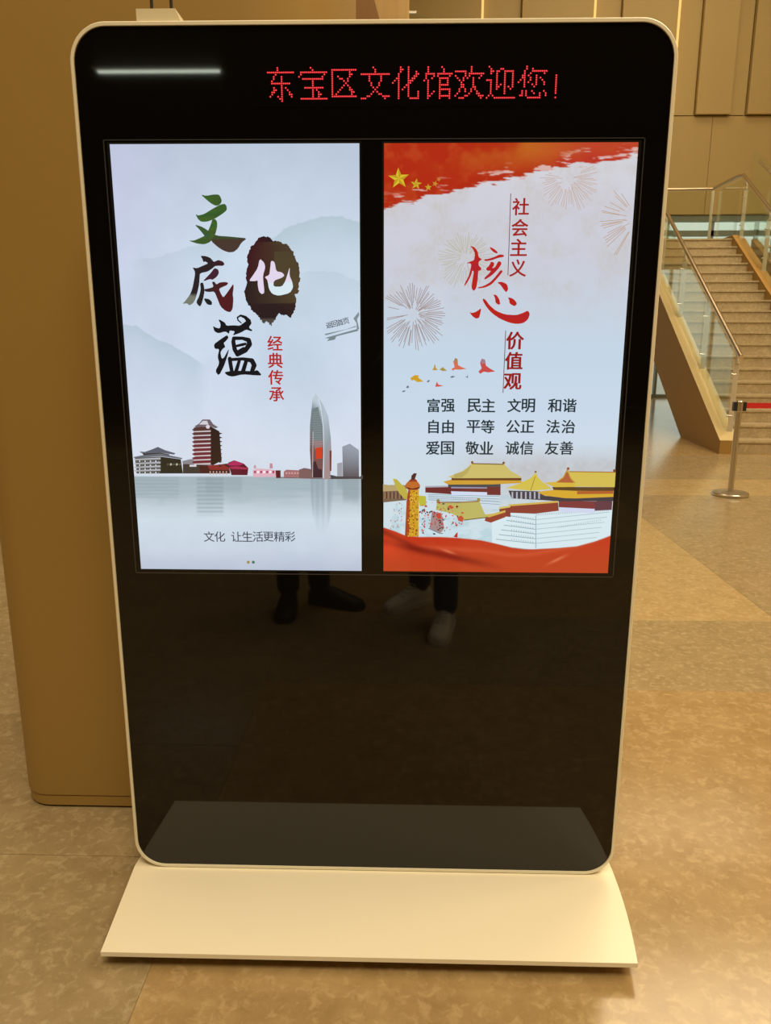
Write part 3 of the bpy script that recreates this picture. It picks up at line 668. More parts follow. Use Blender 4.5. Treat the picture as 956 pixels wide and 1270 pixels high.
# ---- right screen
dr = MB().box(sx2-.004, sx3+.006, -.00025, .0, sz0-.004, sz1+.004).build('display_panel', M['bezel'], kiosk)
dr['label'] = 'right lit screen with red and gold palace poster'
RB = [(470, 651), (475, 654), (490, 659), (502, 664), (520, 666), (545, 666), (566, 667), (596, 670), (612, 673.5), (634, 679), (650, 681), (660, 681.3), (691, 679.6), (715, 677.5), (736, 672), (750, 667), (765, 661)]
def right_pic(x, y):
    c = lerpc(y, [(178, (214, 214, 220)), (260, (206, 206, 218)), (330, (202, 205, 218)), (440, (196, 214, 230)), (540, (204, 218, 234)), (600, (206, 220, 228)), (700, (200, 224, 232))])
    n = noise2(x, y, 26, 21); n2 = noise2(x, y, 5, 22, 3)
    c = over(c, (196, 190, 184), .55*sst(.25, .85, n)*sst(430, 330, y)*(.2+1.1*noise2(x, y*.6, 2.6, 23, 2)))
    c = over(c, (188, 186, 188), .5*sst(545, 575, y)*sst(660, 600, y)*(.4+.8*n)*sst(540, 600, x))
    c = over(c, (178, 176, 176), .35*sst(560, 580, y)*sst(620, 590, y)*sst(560, 640, x)*n2*1.6)
    # pale terrace mist
    c = over(c, (160, 196, 206), .40*sst(598, 625, y)*sst(.45, .7, noise2(x, y*2, 14, 25, 4)))
    # red wash on top with a ragged brush edge
    ed = 256-(x-476)*.212+(noise2(x, y*0, 40, 31, 4)-.5)*8+(noise2(x*.35, y*2.2, 6, 33, 3)-.5)*16
    red = sst(1.2, -1.2, y-ed)
    rc = over(np.broadcast_to(np.array([176., 44, 18]), c.shape).copy(), (190, 100, 32), sst(.38, .72, noise2(x, y, 60, 35))*sst(225, 180, y)*sst(500, 560, x)*1.1)
    rc = over(rc, (196, 88, 40), .4*sst(.5, .8, noise2(x, y, 16, 36)))
    rc = over(rc, (188, 48, 44), sst(640, 740, x)*.6)
    c = c*(1-red[..., None])+rc*red[..., None]
    streak = sst(.62, .72, noise2(x*.28, y*1.9, 7, 38, 3))*sst(-22, -8, y-ed)*sst(4, -2, y-ed)
    c = over(c, (226, 206, 206), streak*.8)
    c = over(c, (222, 190, 200), .9*sst(1, .6, np.hypot((x-552)/13, (y-233)/4.5))*sst(.4, .55, noise2(x*.3, y*2, 6, 40, 3)))
    streak2 = sst(.6, .7, noise2(x*.25, y*2.1, 7, 39, 3))*sst(765, 790, x)*sst(205, 190, y); c = over(c, (226, 210, 210), streak2*.8)
    # red silk along the foot
    by = np.interp(x, [p[0] for p in RB], [p[1] for p in RB])
    silk = sst(-.7, .7, y-by)
    sc_ = lerpc(y, [(650, (196, 44, 22)), (680, (190, 62, 30)), (708, (186, 66, 30))])
    f1 = np.exp(-((y-(by+6+8*np.sin((x-470)/60)))/3.0)**2); f2 = np.exp(-((y-(672+(x-476)*.22))/4.5)**2)*sst(640, 560, x)
    sc_ = over(sc_, (216, 96, 60), .45*f1*sst(500, 540, x)); sc_ = over(sc_, (120, 26, 14), .75*f2)
    sc_ = over(sc_, (110, 26, 14), .7*np.exp(-((y-(660+(x-476)*.5))/4)**2)*sst(540, 490, x))
    sc_ = over(sc_, (224, 70, 34), .6*np.exp(-(((x-482)/16)**2+((y-678)/14)**2)))
    for (cx_, cy_, a_, L_) in ((556, 684, .32, 9), (691, 694, -.45, 12)):
        u_ = (x-cx_)*math.cos(a_)+(y-cy_)*math.sin(a_); v_ = -(x-cx_)*math.sin(a_)+(y-cy_)*math.cos(a_)
        sc_ = over(sc_, (236, 150, 110), .6*np.exp(-(u_/L_)**2-(v_/1.6)**2))
    c = c*(1-silk[..., None])+sc_*silk[..., None]
    return c
picture_grid('picture', sx2, sx3, sz0, sz1, 314, 534, right_pic, dr)
# fireworks
for cx_, cy_, rad, n_, col, a0 in ((513, 390, 40, 74, (158, 138, 134), .2), (577, 320, 34, 60, (186, 182, 160), .3), (705, 222, 36, 60, (196, 172, 160), .3), (790, 272, 48, 80, (188, 158, 130), .3)):
    A = Art(1)
    for k in range(n_):
        a = 2*math.pi*k/n_+random.uniform(-.03, .03); r0_ = rad*random.uniform(.15, .5); r1_ = rad*random.uniform(.8, 1.08)
        p0 = (cx_+r0_*math.cos(a), cy_+r0_*math.sin(a)); p1 = (cx_+r1_*math.cos(a), cy_+r1_*math.sin(a)+(r1_/rad)**2*2.5)
        lim = 787-(cy_-180)*.067
        if max(p0[0], p1[0]) > lim or min(p0[0], p1[0]) < 477: continue
        if cy_ < 240 and min(p0[1], p1[1]) < 256-(p1[0]-476)*.212+3: continue
        A.line([p0, p1], .75, col)
    A.build('firework', dr)
def star(cx_, cy_, R, rot, c1, c2):
    A = Art(2)
    P = [(cx_+(R if k % 2 == 0 else R*.42)*math.sin(rot+k*math.pi/5), cy_-(R if k % 2 == 0 else R*.42)*math.cos(rot+k*math.pi/5)) for k in range(10)]
    for k in range(10):
        q = [(cx_, cy_), P[k], P[(k+1) % 10]]; A.tri([plane_pt(*z) for z in q], [(0, 1, 2)], c1 if k % 2 else c2)
    A.build('star', dr)
star(494.5, 221.5, 13.5, -.05, (214, 190, 44), (190, 150, 36)); star(516, 228.5, 7.3, .12, (206, 180, 44), (184, 140, 34))
star(531, 232.5, 4.6, 0, (200, 170, 50), (190, 150, 40)); star(539.5, 228, 4, .3, (206, 150, 50), (190, 120, 40)); star(544, 222.5, 3.2, .5, (206, 140, 60), (190, 110, 40))
# brush characters
A = Art(3); o1, s1 = (570, 295), 10.06; RD = (190, 38, 24)
hc = lambda x, y: (186, 36, 24) if (x+y) % 3 > 1 else (176, 34, 44)
for P in ([(125,100),(180,115),(225,170),(235,245),(280,265),(235,300),(235,345),(270,380),(260,410),(230,410),(225,520),(205,630),(175,665),(145,630),(155,540),(175,430),(160,400),(140,470),(100,550),(55,610),(60,575),(110,480),(135,390),(145,320),(80,318),(120,300),(180,280),(190,200),(165,140)],
          [(372,110),(430,140),(475,180),(465,198),(420,180),(385,145)], [(300,270),(360,262),(430,240),(500,205),(550,215),(552,238),(480,250),(400,280),(320,292)],
          [(390,295),(430,310),(425,350),(400,380),(440,370),(480,290),(515,300),(520,330),(470,400),(400,470),(310,525),(305,500),(370,440),(390,410),(340,412),(325,385),(365,350)],
          [(510,400),(540,415),(490,480),(400,580),(320,620),(230,632),(220,620),(300,600),(380,555),(450,480)], [(465,555),(530,548),(590,580),(605,640),(580,682),(550,650),(510,590)]):
    A.poly(P, RD, o1, s1, 1, hc)
A.build('calligraphy_character', dr)['label'] = 'red brush character 核'
A = Art(3)
for P in ([(118,925),(150,938),(200,925),(270,875),(255,950),(240,1000),(200,1008),(160,980)],
          [(285,755),(320,770),(370,840),(450,910),(560,955),(700,965),(780,940),(850,905),(875,950),(850,1020),(790,1065),(710,1075),(620,1060),(500,1010),(400,940),(330,860),(290,790)],
          [(415,705),(460,715),(495,770),(505,830),(480,835),(445,810),(440,750)], [(598,740),(660,755),(705,800),(712,830),(680,855),(620,820),(618,780)]):
    A.poly(P, RD, o1, s1, 1, hc)
A.build('calligraphy_character', dr)['label'] = 'red brush character 心'
for ch, x, y in zip('社会主义', (645.5, 644.5, 643, 642), (256.5, 282.5, 307, 332.5)): char(dr, ch, x, y, 20, (160, 34, 30), .022)
rule(dr, [(633.2, 240), (629.7, 341.5)], .9, (110, 60, 60))
for ch, x, y in zip('价值观', (638.5, 637, 635.5), (422.5, 447.5, 473)): char(dr, ch, x, y, 21, (150, 30, 26), .030)
rule(dr, [(626.9, 410), (623.6, 487)], .9, (110, 60, 60))
for row, xs_, y in (('富强民主文明和谐', (537.5, 555.5, 588, 605.5, 637.5, 655, 687.5, 706), 502.8), ('自由平等公正法治', (537.5, 555.5, 587, 604.5, 636, 653.8, 685.5, 704.5), 529), ('爱国敬业诚信友善', (536.5, 554.8, 585.5, 603, 635, 652.8, 684, 702.3), 555.5)):
    for ch, x in zip(row, xs_): char(dr, ch, x, y, 16.5, (36, 50, 54), .020)
o1, s1 = (490, 430), 5.975
def bird(*shapes):
    A = Art(3)
    for p_, c_ in shapes: A.poly(p_, c_, o1, s1)
    A.build('bird', dr)
bird(([(615,185),(640,160),(628,120),(640,88),(665,95),(672,140),(700,160),(740,183),(690,190),(655,185),(630,200)], (200, 78, 72)), ([(640,88),(665,95),(668,125),(635,125)], (160, 124, 140)))
bird(([(418,165),(440,150),(430,110),(445,82),(462,92),(465,135),(490,150),(528,163),(480,170),(440,168),(425,178)], (214, 110, 78)), ([(430,110),(445,82),(462,92),(462,115)], (170, 130, 84)))
bird(([(112,232),(145,210),(175,212),(170,228),(210,258),(165,262),(140,246),(120,250)], (206, 160, 40)))
bird(([(275,172),(288,150),(290,130),(300,138),(300,155),(316,170),(295,175)], (186, 150, 60)))
bird(([(328,168),(355,150),(362,160),(384,178),(350,180)], (170, 144, 70)))
bird(([(296,296),(308,258),(320,280),(358,290),(320,296)], (206, 90, 78)))
for q in ([(405,228),(420,215),(445,220),(425,230)], [(515,220),(530,222),(536,208),(540,232)], [(48,332),(65,322),(80,328),(60,336)], [(80,300),(95,285),(104,300),(90,308)], [(232,260),(248,245),(258,250),(246,264)]): bird((q, (110, 116, 128)))
# palace
P1 = Art(1); a_ = ((475, 570), 6.593); b_ = ((610, 560), 6.168)
def ax(*q): return [(475+x/6.593, 570+y/6.593) for x, y in q]
def bx(*q): return [(610+x/6.168, 560+y/6.168) for x, y in q]
YE = (204, 188, 108); OR = (206, 158, 54); MR = (112, 48, 44); BRN = (104, 62, 30)
P1.poly(bx((140,465),(330,480),(500,455),(920,450),(900,640),(800,680),(650,722),(500,736),(300,745),(150,730),(0,695),(0,520)), (214, 232, 238))
for k in range(6):
    yy = 500+k*36
    P1.line(bx((130-k*20, yy-10), (330, yy+22)), 1.0, (150, 176, 186)); P1.line(bx((330, yy+22), (900-k*20, yy-38+k*3)), .8, (168, 192, 202))
    for q in range(10): P1.line(bx((150+q*18, yy-4+q*2.4), (150+q*18, yy-16+q*2.4)), .6, (146, 166, 176))
for q in range(40): P1.line(bx((340+q*14, 490-q*.9), (340+q*14, 474-q*.9)), .6, (150, 164, 176))
for q in range(24): P1.line(bx((505+q*14, 585-q*2.4), (505+q*14, 573-q*2.4)), .5, (150, 164, 176))
P1.line(bx((335,490),(335,740)), 1, (150, 176, 186))
P1.poly(ax((345,265),(550,285),(950,295),(950,400),(830,400),(620,330),(430,340),(360,330)), (202, 218, 228))
for k in range(4): P1.line(ax((370,285+k*14),(950,300+k*22)), .7, (140, 160, 172))
for q in range(26): P1.line(ax((560+q*15,318+q*1.2),(560+q*15,306+q*1.2)), .5, (130, 148, 162))
P1.build('marble_terrace', dr); _y = P1.y; P1 = Art(1); P1.y = _y
P1.poly(ax((0,210),(120,205),(190,210),(190,330),(0,350)), (120, 96, 76)); P1.poly(ax((0,200),(60,210),(120,200),(180,215),(180,250),(0,260)), (180, 160, 110))
for q in range(12): P1.poly(ax((10+q*15,262),(18+q*15,262),(18+q*15,320),(10+q*15,320)), (70, 50, 44) if q % 2 else (150, 110, 80))
P1.build('distant_colonnade', dr); _y = P1.y; P1 = Art(1); P1.y = _y
P1.poly(ax((345,225),(552,222),(552,282),(345,268)), MR); P1.poly(ax((345,215),(552,212),(552,224),(345,228)), (170, 170, 182))
P1.poly(ax((530,195),(960,200),(960,290),(540,282)), MR); P1.poly(ax((530,192),(960,196),(960,222),(532,222)), (72, 74, 78)); P1.poly(ax((555,222),(850,226),(850,236),(556,234)), (150, 150, 176))
P1.poly(ax((555,258),(850,266),(850,292),(560,290)), (208, 218, 240))
P1.poly(ax((492,180),(560,162),(1110,164),(1150,190),(900,202),(530,204)), OR); P1.poly(ax((560,148),(1130,150),(1130,170),(560,168)), BRN)
P1.poly(ax((725,28),(960,36),(985,32),(1040,90),(1130,140),(1120,150),(580,152),(530,140),(590,118),(650,92),(700,55)), YE)
P1.poly(ax((580,118),(660,96),(715,44),(722,50),(690,110),(640,148),(580,150)), (186, 170, 96)); P1.line(ax((728,32),(985,38)), 1.2, (120, 84, 40)); P1.disc(475+728/6.593, 570+22/6.593, 1.6, (130, 84, 40)); P1.disc(475+985/6.593, 570+26/6.593, 1.6, (130, 84, 40))
P1.build('palace_hall', dr); _y = P1.y; P1 = Art(1); P1.y = _y
# pavilion
P1.poly(bx((125,298),(400,305),(405,372),(150,358)), (70, 62, 68))
for q in range(7): P1.poly(bx((150+q*34,308),(162+q*34,308),(162+q*34,362),(150+q*34,362)), (176, 180, 196))
P1.poly(bx((335,160),(350,195),(385,232),(460,284),(300,300),(105,278),(190,252),(290,205)), (210, 190, 80)); P1.line(bx((330,190),(296,296)), .8, (150, 128, 50)); P1.disc(610+333/6.168, 560+155/6.168, 1.3, (130, 90, 40))
P1.build('palace_pavilion', dr); _y = P1.y; P1 = Art(1); P1.y = _y
# right hall
P1.poly(bx((510,378),(790,380),(920,368),(915,445),(785,450),(510,430)), (126, 56, 56)); P1.poly(bx((785,382),(920,370),(915,445),(785,452)), (98, 58, 68))
P1.poly(bx((510,425),(785,438),(782,472),(505,458)), (206, 214, 238)); P1.poly(bx((400,338),(640,356),(928,345),(926,378),(510,380),(400,372)), (64, 60, 66))
P1.poly(bx((345,308),(470,292),(640,300),(928,296),(928,346),(640,358),(560,356),(400,336)), (212, 168, 50)); P1.poly(bx((650,302),(928,296),(928,322),(650,326)), (176, 96, 46))
P1.poly(bx((460,270),(932,272),(932,300),(640,300),(470,293)), (92, 66, 34))
P1.poly(bx((400,238),(500,230),(632,236),(642,270),(480,272)), (214, 180, 64))
P1.poly(bx((582,138),(605,156),(945,158),(938,272),(642,268),(604,222)), (210, 188, 84)); P1.poly(bx((572,150),(626,238),(490,236),(540,198)), (176, 96, 56)); P1.line(bx((572,142),(545,196),(492,234)), 1.3, (196, 160, 60)); P1.line(bx((576,142),(600,205),(632,238)), 1.3, (190, 140, 54)); P1.line(bx((590,153),(940,158)), 1.2, (170, 116, 44))
P1.disc(610+582/6.168, 560+130/6.168, 1.7, (140, 76, 44)); P1.disc(610+936/6.168, 560+146/6.168, 1.9, (120, 70, 40))
P1.build('palace_hall', dr); _y = P1.y; P1 = Art(1); P1.y = _y
# front wall and small roof
P1.poly(bx((130,412),(505,384),(510,452),(330,474),(140,468)), (140, 62, 48)); P1.poly(bx((128,404),(500,376),(505,390),(135,418)), (206, 176, 82)); P1.poly(bx((55,436),(140,422),(142,500),(60,492)), (136, 60, 50)); P1.poly(bx((55,424),(140,412),(140,426),(55,440)), (210, 190, 104))
P1.poly(ax((840,462),(930,440),(1000,428),(1000,470),(880,515),(830,500)), (150, 64, 46)); P1.poly(ax((820,450),(900,440),(1000,412),(1000,430),(870,470),(830,478)), (206, 176, 82))
P1.poly(ax((440,348),(600,348),(785,338),(830,440),(860,468),(660,492),(560,440),(430,410)), (188, 180, 100)); P1.line(ax((440,348),(600,350),(785,340)), 1.4, (150, 110, 70)); P1.disc(475+450/6.593, 570+335/6.593, 2, (150, 130, 60)); P1.disc(475+780/6.593, 570+328/6.593, 2.2, (160, 140, 60)); P1.line(ax((660,494),(860,470)), 1.2, (110, 96, 50))
P1.poly(ax((400,420),(480,440),(500,560),(470,600),(380,560)), (168, 138, 134)); P1.line(ax((370,560),(470,605)), 1.2, (120, 136, 146))
P1.build('palace_wall', dr)
# carved ornamental column and petals
P2 = Art(2)
P2.poly(ax((80,155),(112,160),(150,200),(195,245),(210,320),(175,322),(130,270),(100,215)), (190, 176, 70)); P2.poly(ax((285,292),(350,298),(352,372),(300,382)), (190, 186, 60))
P2.poly(ax((208,235),(292,235),(290,628),(178,628),(192,340)), (206, 158, 40)); P2.poly(ax((208,235),(222,235),(214,628),(178,628),(192,340)), (168, 72, 34))
for q in range(120):
    x_, y_ = random.uniform(200, 285), random.uniform(250, 620)
    P2.poly(ax((x_, y_), (x_+9, y_+4), (x_+5, y_+12), (x_-3, y_+8)), random.choice(((150, 84, 30), (176, 120, 30), (226, 190, 60), (130, 70, 40))))
P2.poly(ax((182,205),(200,182),(240,168),(285,182),(303,208),(300,232),(272,250),(210,250),(186,232)), (190, 108, 46)); P2.poly(ax((186,222),(240,236),(300,222),(300,232),(272,244),(210,244)), (112, 48, 30))
P2.poly(ax((205,180),(222,160),(270,160),(282,180)), (156, 66, 36)); P2.poly(ax((228,165),(232,130),(252,110),(276,112),(268,135),(258,165)), (84, 46, 34))
for q in range(150):
    if q < 120: x_, y_ = random.gauss(420, 110), random.gauss(460, 70)
    else: x_, y_ = random.uniform(60, 165), random.uniform(350, 560)
    if not (60 < x_ < 660 and 345 < y_ < 610) or 175 < x_ < 292: continue
    s_ = random.uniform(5, 15) if q < 120 else random.uniform(4, 9); t_ = random.uniform(0, 3.1)
    P2.poly(ax(*[(x_+s_*k[0]*math.cos(t_)-s_*k[1]*math.sin(t_), y_+s_*k[0]*math.sin(t_)+s_*k[1]*math.cos(t_)) for k in ((-1, 0), (0, -.5), (1, 0), (0, .5))]), random.choice(((186, 56, 40), (206, 90, 80), (196, 60, 60), (60, 70, 74), (90, 40, 40))))
P2.poly(ax((575,630),(598,600),(610,592),(608,636)), (186, 50, 36)); P2.poly(ax((525,385),(550,368),(580,390),(560,405)), (200, 90, 60)); P2.poly(ax((605,470),(640,455),(660,480),(650,510),(615,500)), (196, 84, 54)); P2.poly(ax((440,440),(470,432),(475,480),(445,485)), (196, 76, 50))
P2.build('ornamental_column', dr)

# ---- dot-matrix headline
CH = {}
def rows(name, s): CH[name] = [[int(k) for k in r.split()] if r.strip() else [] for r in s.split('|')]
def rg(a, b): return ' '.join(str(k) for k in range(a, b+1))
rows('东', f"5|5|{rg(0,13)}|4|3 7|3 7|2 7|{rg(2,11)}|7|3 7 9|3 4 7 10|2 3 7 11|2 7 11 12|1 5 7 12|6 7|7")
rows('宝', f"6|7|{rg(1,14)}|1 13|0 12|{rg(2,12)}|7|7|7|{rg(3,12)}|7 9|7 10|7 10 11|7 10|{rg(1,14)}|")
rows('区', f"|{rg(1,13)}|1 10|1 10 11|1 4 10|1 5 6 9|1 7 9|1 8|1 7 9|1 6 10|1 5 10 11|1 4 11 12|1 3 11|{rg(1,13)}||")
rows('文', f"6|7|7|{rg(0,14)}|4 10|4 10|4 10|5 9|5 9|6 8|7|6 8|5 9 10|3 4 11 12 13 14|0 1 2 12|")
rows('化', f"4 8|4 5 8|4 8 12|3 8 12 13|3 8 11 12|2 3 8 10 11|1 3 8 9 10|0 3 8 9|3 7 8|3 6 8|3 5 8|3 8 13|3 8 13|3 8 13|3 {rg(9,13)}|")
rows('馆', f"2 9|2 10|2 10|{rg(1,5)} {rg(7,14)}|1 5 7 13|1 4 {rg(8,12)}|0 2 8 12|2 8 12|2 {rg(8,12)}|2 8|2 {rg(8,13)}|2 5 8 13|2 4 8 13|2 3 {rg(8,13)}|2 8 13|")
rows('欢', f"8|8|{rg(0,5)} 8|5 7 {rg(8,14)}|0 5 7 13|1 4 6 9 12|2 4 9|3 9|3 4 9|3 4 9 10|2 5 8 10|2 5 8 11|1 7 11 12|0 5 6 12 13 14|2 3 4 13|")
rows('迎', f"1|2 7 8|2 3 5 6 9 {rg(10,13)}|2 5 9 13|5 9 13|5 9 13|0 1 2 5 9 13|2 5 9 13|2 5 7 9 13|2 5 6 9 11 13|2 5 9 12|2 9|2 9|1 3|0 {rg(4,14)}|")
rows('您', f"4|4 7|3 {rg(7,14)}|3 6 13|2 3 5 9|2 3 6 9 11|1 3 6 9 12|0 3 5 9 13|3 7 9 13|3 8||2 4 7 13|2 4 8 11 14|1 2 4 11 14|{rg(5,11)}|")
rows('!', "||||3|3|3|3|3|3|3|3|3||3|")
led_m = emis('red_led', (.95, .012, .03), 1.0); led_c = emis('red_led_core', (1.0, .10, .10), 1.1)
lx0, lz0 = plane_pt(331.9, 84.7); lx1, _ = plane_pt(689.7, 95); _, lz1 = plane_pt(340, 125.6)
pw = (lx1-lx0)/147; ph = (lz0-lz1)/15
led = MB().box(lx0-.03, lx1+.03, -.0006, .0, lz1-.012, lz0+.012).build('led_sign', M['black_glass'], kiosk)
led['label'] = 'red dot-matrix headline 东宝区文化馆欢迎您!'
for ci, ch in enumerate('东宝区文化馆欢迎您!'):
    bm = bmesh.new()
    for r, cols in enumerate(CH[ch]):
        for c_ in cols:
            X, Z = lx0+(ci*16+c_)*pw, lz0-r*ph
            for rad, y_, mi in ((pw*.46, -.0010, 0), (pw*.26, -.0014, 1)):
                vs = [bm.verts.new((X+rad*math.cos(k*math.pi/4), y_, Z-rad*math.sin(k*math.pi/4))) for k in range(8)]
                f_ = bm.faces.new(vs); f_.material_index = mi
    me = bpy.data.meshes.new('led_character'); bm.to_mesh(me); bm.free(); link('led_character', me, [led_m, led_c], led)

# foot plate, feet, brackets
pts = []
for k in range(13):
    y = -.291+k*.582/12; pts.append((.634-.024*(abs(y)/.291)**2, y))
pl = pts+[(-.636+.022*abs(y)/.291, y) for x, y in reversed(pts)]
b = MB().prism(pl, 'z', .0375, .049); plate = b.build('foot_plate', M['white'], kiosk); plate['label'] = 'white steel foot plate with bowed sides'
for x, y in ((-.42, -.2), (.42, -.2), (-.42, .2), (.42, .2)):
    MB().lathe([(.020, 0), (.024, .004), (.024, .016), (.010, .018), (.010, .0375)], x, y, 20).build('levelling_foot', M['rubber'], kiosk, 30)
for x in (-.45, .45):
    MB().prism([(.076, .049), (.26, .049), (.26, .06), (.085, .34), (.076, .34)], 'x', x-.006, x+.006).build('support_bracket', M['white'], kiosk)

# router with antennas on top of the kiosk
ro_ = empty('wireless_router', (-.455, .035, kz1)); tag(ro_, 'small cream-white router box with two dark antennas on the kiosk top', 'router')
MB().prism([(-.034, 0.0), (.060, 0.0), (.048, .028), (-.034, .028)], 'y', -.022, .04).build('case', M['router'], ro_)
for x in (-.016, .026): MB().tube([(x, .03, .02), (x, .03, .16), (x, .03, .19)], [.0036, .0032, .0028], 8).build('antenna', M['belt_head'], ro_)

# ================================================================ PEOPLE (mirrored in the black glass)
def skin(name, verts, edges_, mat_, parent, root=0, sub=1):
    """verts: (x,y,z,rx[,ry])"""
    me = bpy.data.meshes.new(name); me.from_pydata([v[:3] for v in verts], edges_, []); o = bpy.data.objects.new(name, me); COL.objects.link(o)
    m = o.modifiers.new('s', 'SKIN'); m.use_smooth_shade = True
    if not me.skin_vertices:
        bpy.context.view_layer.objects.active = o; 
    sv = me.skin_vertices[0].data if me.skin_vertices else None
    for i, v in enumerate(verts): sv[i].radius = (v[3], v[4] if len(v) > 4 else v[3]); sv[i].use_root = (i == root)
    s_ = o.modifiers.new('d', 'SUBSURF'); s_.levels = s_.render_levels = sub
    dg = bpy.context.evaluated_depsgraph_get(); m2 = bpy.data.meshes.new_from_object(o.evaluated_get(dg))
    bpy.data.objects.remove(o); bpy.data.meshes.remove(me)
    m2.materials.clear(); m2.name = name
    for p_ in m2.polygons: p_.use_smooth = True
    return link(name, m2, mat_, parent)
def ball(mb, c, r, n=12):
    m_ = Matrix.Translation(c) @ Matrix.Diagonal((*r, 1)); bmesh.ops.create_uvsphere(mb.bm, u_segments=n*2, v_segments=n, radius=1, matrix=m_)
def person(loc, label, feet, hands, cloth, trouser, shoe_white, height=1.70):
    """feet: [(heel xy, toe xy)] left,right; hands: [pos, pos]; all local; facing +y"""
    R = empty('person', loc); tag(R, label, 'person')
    k = height/1.70
    hip = [(-.09, 0, .90*k), (.09, 0, .90*k)]
    V = [(0, 0, .96*k, .105, .085), (0, -.005, 1.12*k, .10, .08), (0, 0, 1.28*k, .115, .08), (0, -.005, 1.385*k, .085, .06), (0, .0, 1.46*k, .052, .052), (0, .015, 1.53*k, .055, .06)]
    E_ = [(0, 1), (1, 2), (2, 3), (3, 4), (4, 5)]
    legs = []
    for i, s in enumerate((-1, 1)):
        (hx, hy), (tx, ty) = feet[i]
        ax_, ay_ = hx+(tx-hx)*.2, hy+(ty-hy)*.2
        kn = ((hip[i][0]+ax_)/2, (ay_)/2+.04, .48*k)
        b0 = len(V); V += [(hip[i][0], 0, .86*k, .075), (kn[0], kn[1], kn[2], .048), (ax_, ay_, .10, .036), (hx+(tx-hx)*.6, hy+(ty-hy)*.6, .042, .018)]
        E_ += [(0, b0), (b0, b0+1), (b0+1, b0+2), (b0+2, b0+3)]; legs.append(((hip[i][0], 0, .88*k), kn, (ax_, ay_, .10)))
    arms = []
    for i, s in enumerate((-1, 1)):
        sh = (s*.165, -.005, 1.375*k); h = hands[i]
        mid = Vector(((sh[0]+h[0])/2+s*.07, (sh[1]+h[1])/2-.02, (sh[2]+h[2])/2-.13)) if h[2] > 1.1 else Vector((s*.235, -.03, 1.12*k))
        b0 = len(V)
        d = (Vector(h)-mid).normalized()
        V += [(sh[0], sh[1], sh[2], .042), (*mid, .036), (*(Vector(h)-d*.05), .026), (*(Vector(h)+d*.015), .030, .02)]
        E_ += [(3, b0), (b0, b0+1), (b0+1, b0+2), (b0+2, b0+3)]; arms.append((sh, tuple(mid), tuple(Vector(h)-d*.05)))
        # five fingers
        up = Vector((0, 0, 1)); up = (up-d*up.dot(d)).normalized() if abs(d.z) < .9 else Vector((0, 1, 0)); sd = d.cross(up)
        curl = -sd*s if h[2] > 1.1 else Vector((0, .3, 0))
        for q, (o_, L_) in enumerate(((-.027, .055), (-.009, .070), (.009, .075), (.027, .068))):
            base = Vector(h)+d*.045+up*o_; m1 = base+d*L_*.5+curl*L_*.15; m2 = m1+d*L_*.3+curl*L_*.45
            c0 = len(V); V += [(*base, .0095), (*m1, .0085), (*m2, .0075)]; E_ += [(b0+3, c0), (c0, c0+1), (c0+1, c0+2)]
        tb = Vector(h)+up*.03*1+d*.0+curl*.015; c0 = len(V); V += [(*(tb+up*.012), .011), (*(tb+up*.035+d*.03+curl*.02), .0095)]; E_ += [(b0+3, c0), (c0, c0+1)]
    body = skin('body', V, E_, M['skin'], R)
    # head
    hb = MB(); hz = 1.60*k; ball(hb, (0, .02, hz), (.074, .092, .112), 14)
    for v in hb.bm.verts:
        if v.co.z < hz: v.co.x *= 1-.28*((hz-v.co.z)/.112)**1.5; v.co.y += .012*((hz-v.co.z)/.112)
    ball(hb, (0, .112, hz-.012), (.013, .018, .022), 6); ball(hb, (0, .105, hz-.026), (.018, .014, .010), 6)
    for s in (-1, 1): ball(hb, (s*.074, .012, hz-.008), (.010, .020, .032), 6)
    hb.build('head', M['skin'], R, 80)
    eb = MB()
    for s in (-1, 1): ball(eb, (s*.030, .098, hz+.012), (.013, .010, .008), 6)
    eo = eb.build('eyes', M['eye'], R, 80)
    ib = MB()
    for s in (-1, 1): ball(ib, (s*.030, .1045, hz+.012), (.006, .006, .0075), 6)
    ib.build('irises', M['hair'], R, 80)
    lb = MB(); ball(lb, (0, .101, hz-.055), (.024, .010, .008), 6); lb.build('mouth', M['lips'], R, 80)
    hr = MB(); ball(hr, (0, -.002, hz+.022), (.086, .102, .108), 14)
    geom = [v for v in hr.bm.verts if (v.co.y > .055 and v.co.z < hz+.055) or v.co.z < hz-.06]
    bmesh.ops.delete(hr.bm, geom=geom, context='VERTS'); hr.build('hair', M['hair'], R, 80)
    # clothing follows the body
    JV = [(0, 0, .82*k, .175, .145), (0, 0, .96*k, .165, .14), (0, -.005, 1.12*k, .160, .135), (0, 0, 1.27*k, .175, .135), (0, -.005, 1.385*k, .135, .105), (0, 0, 1.455*k, .072, .070)]
    JE = [(0, 1), (1, 2), (2, 3), (3, 4), (4, 5)]
    for sh, mid, wr in arms:
        b0 = len(JV); JV += [(*sh, .074), (*mid, .058), (*wr, .042)]; JE += [(4, b0), (b0, b0+1), (b0+1, b0+2)]
    skin('jacket', JV, JE, M[cloth], R)
    TV = [(0, 0, .93*k, .150, .125), (0, 0, 1.04*k, .140, .115)]; TE = [(0, 1)]
    for h_, kn, an in legs:
        b0 = len(TV); TV += [(h_[0], 0, h_[2]-.04, .108), (*kn, .080), (an[0], an[1], .24, .066), (an[0], an[1], .062, .066)]; TE += [(0, b0), (b0, b0+1), (b0+1, b0+2), (b0+2, b0+3)]
    skin('trousers', TV, TE, M[trouser], R)
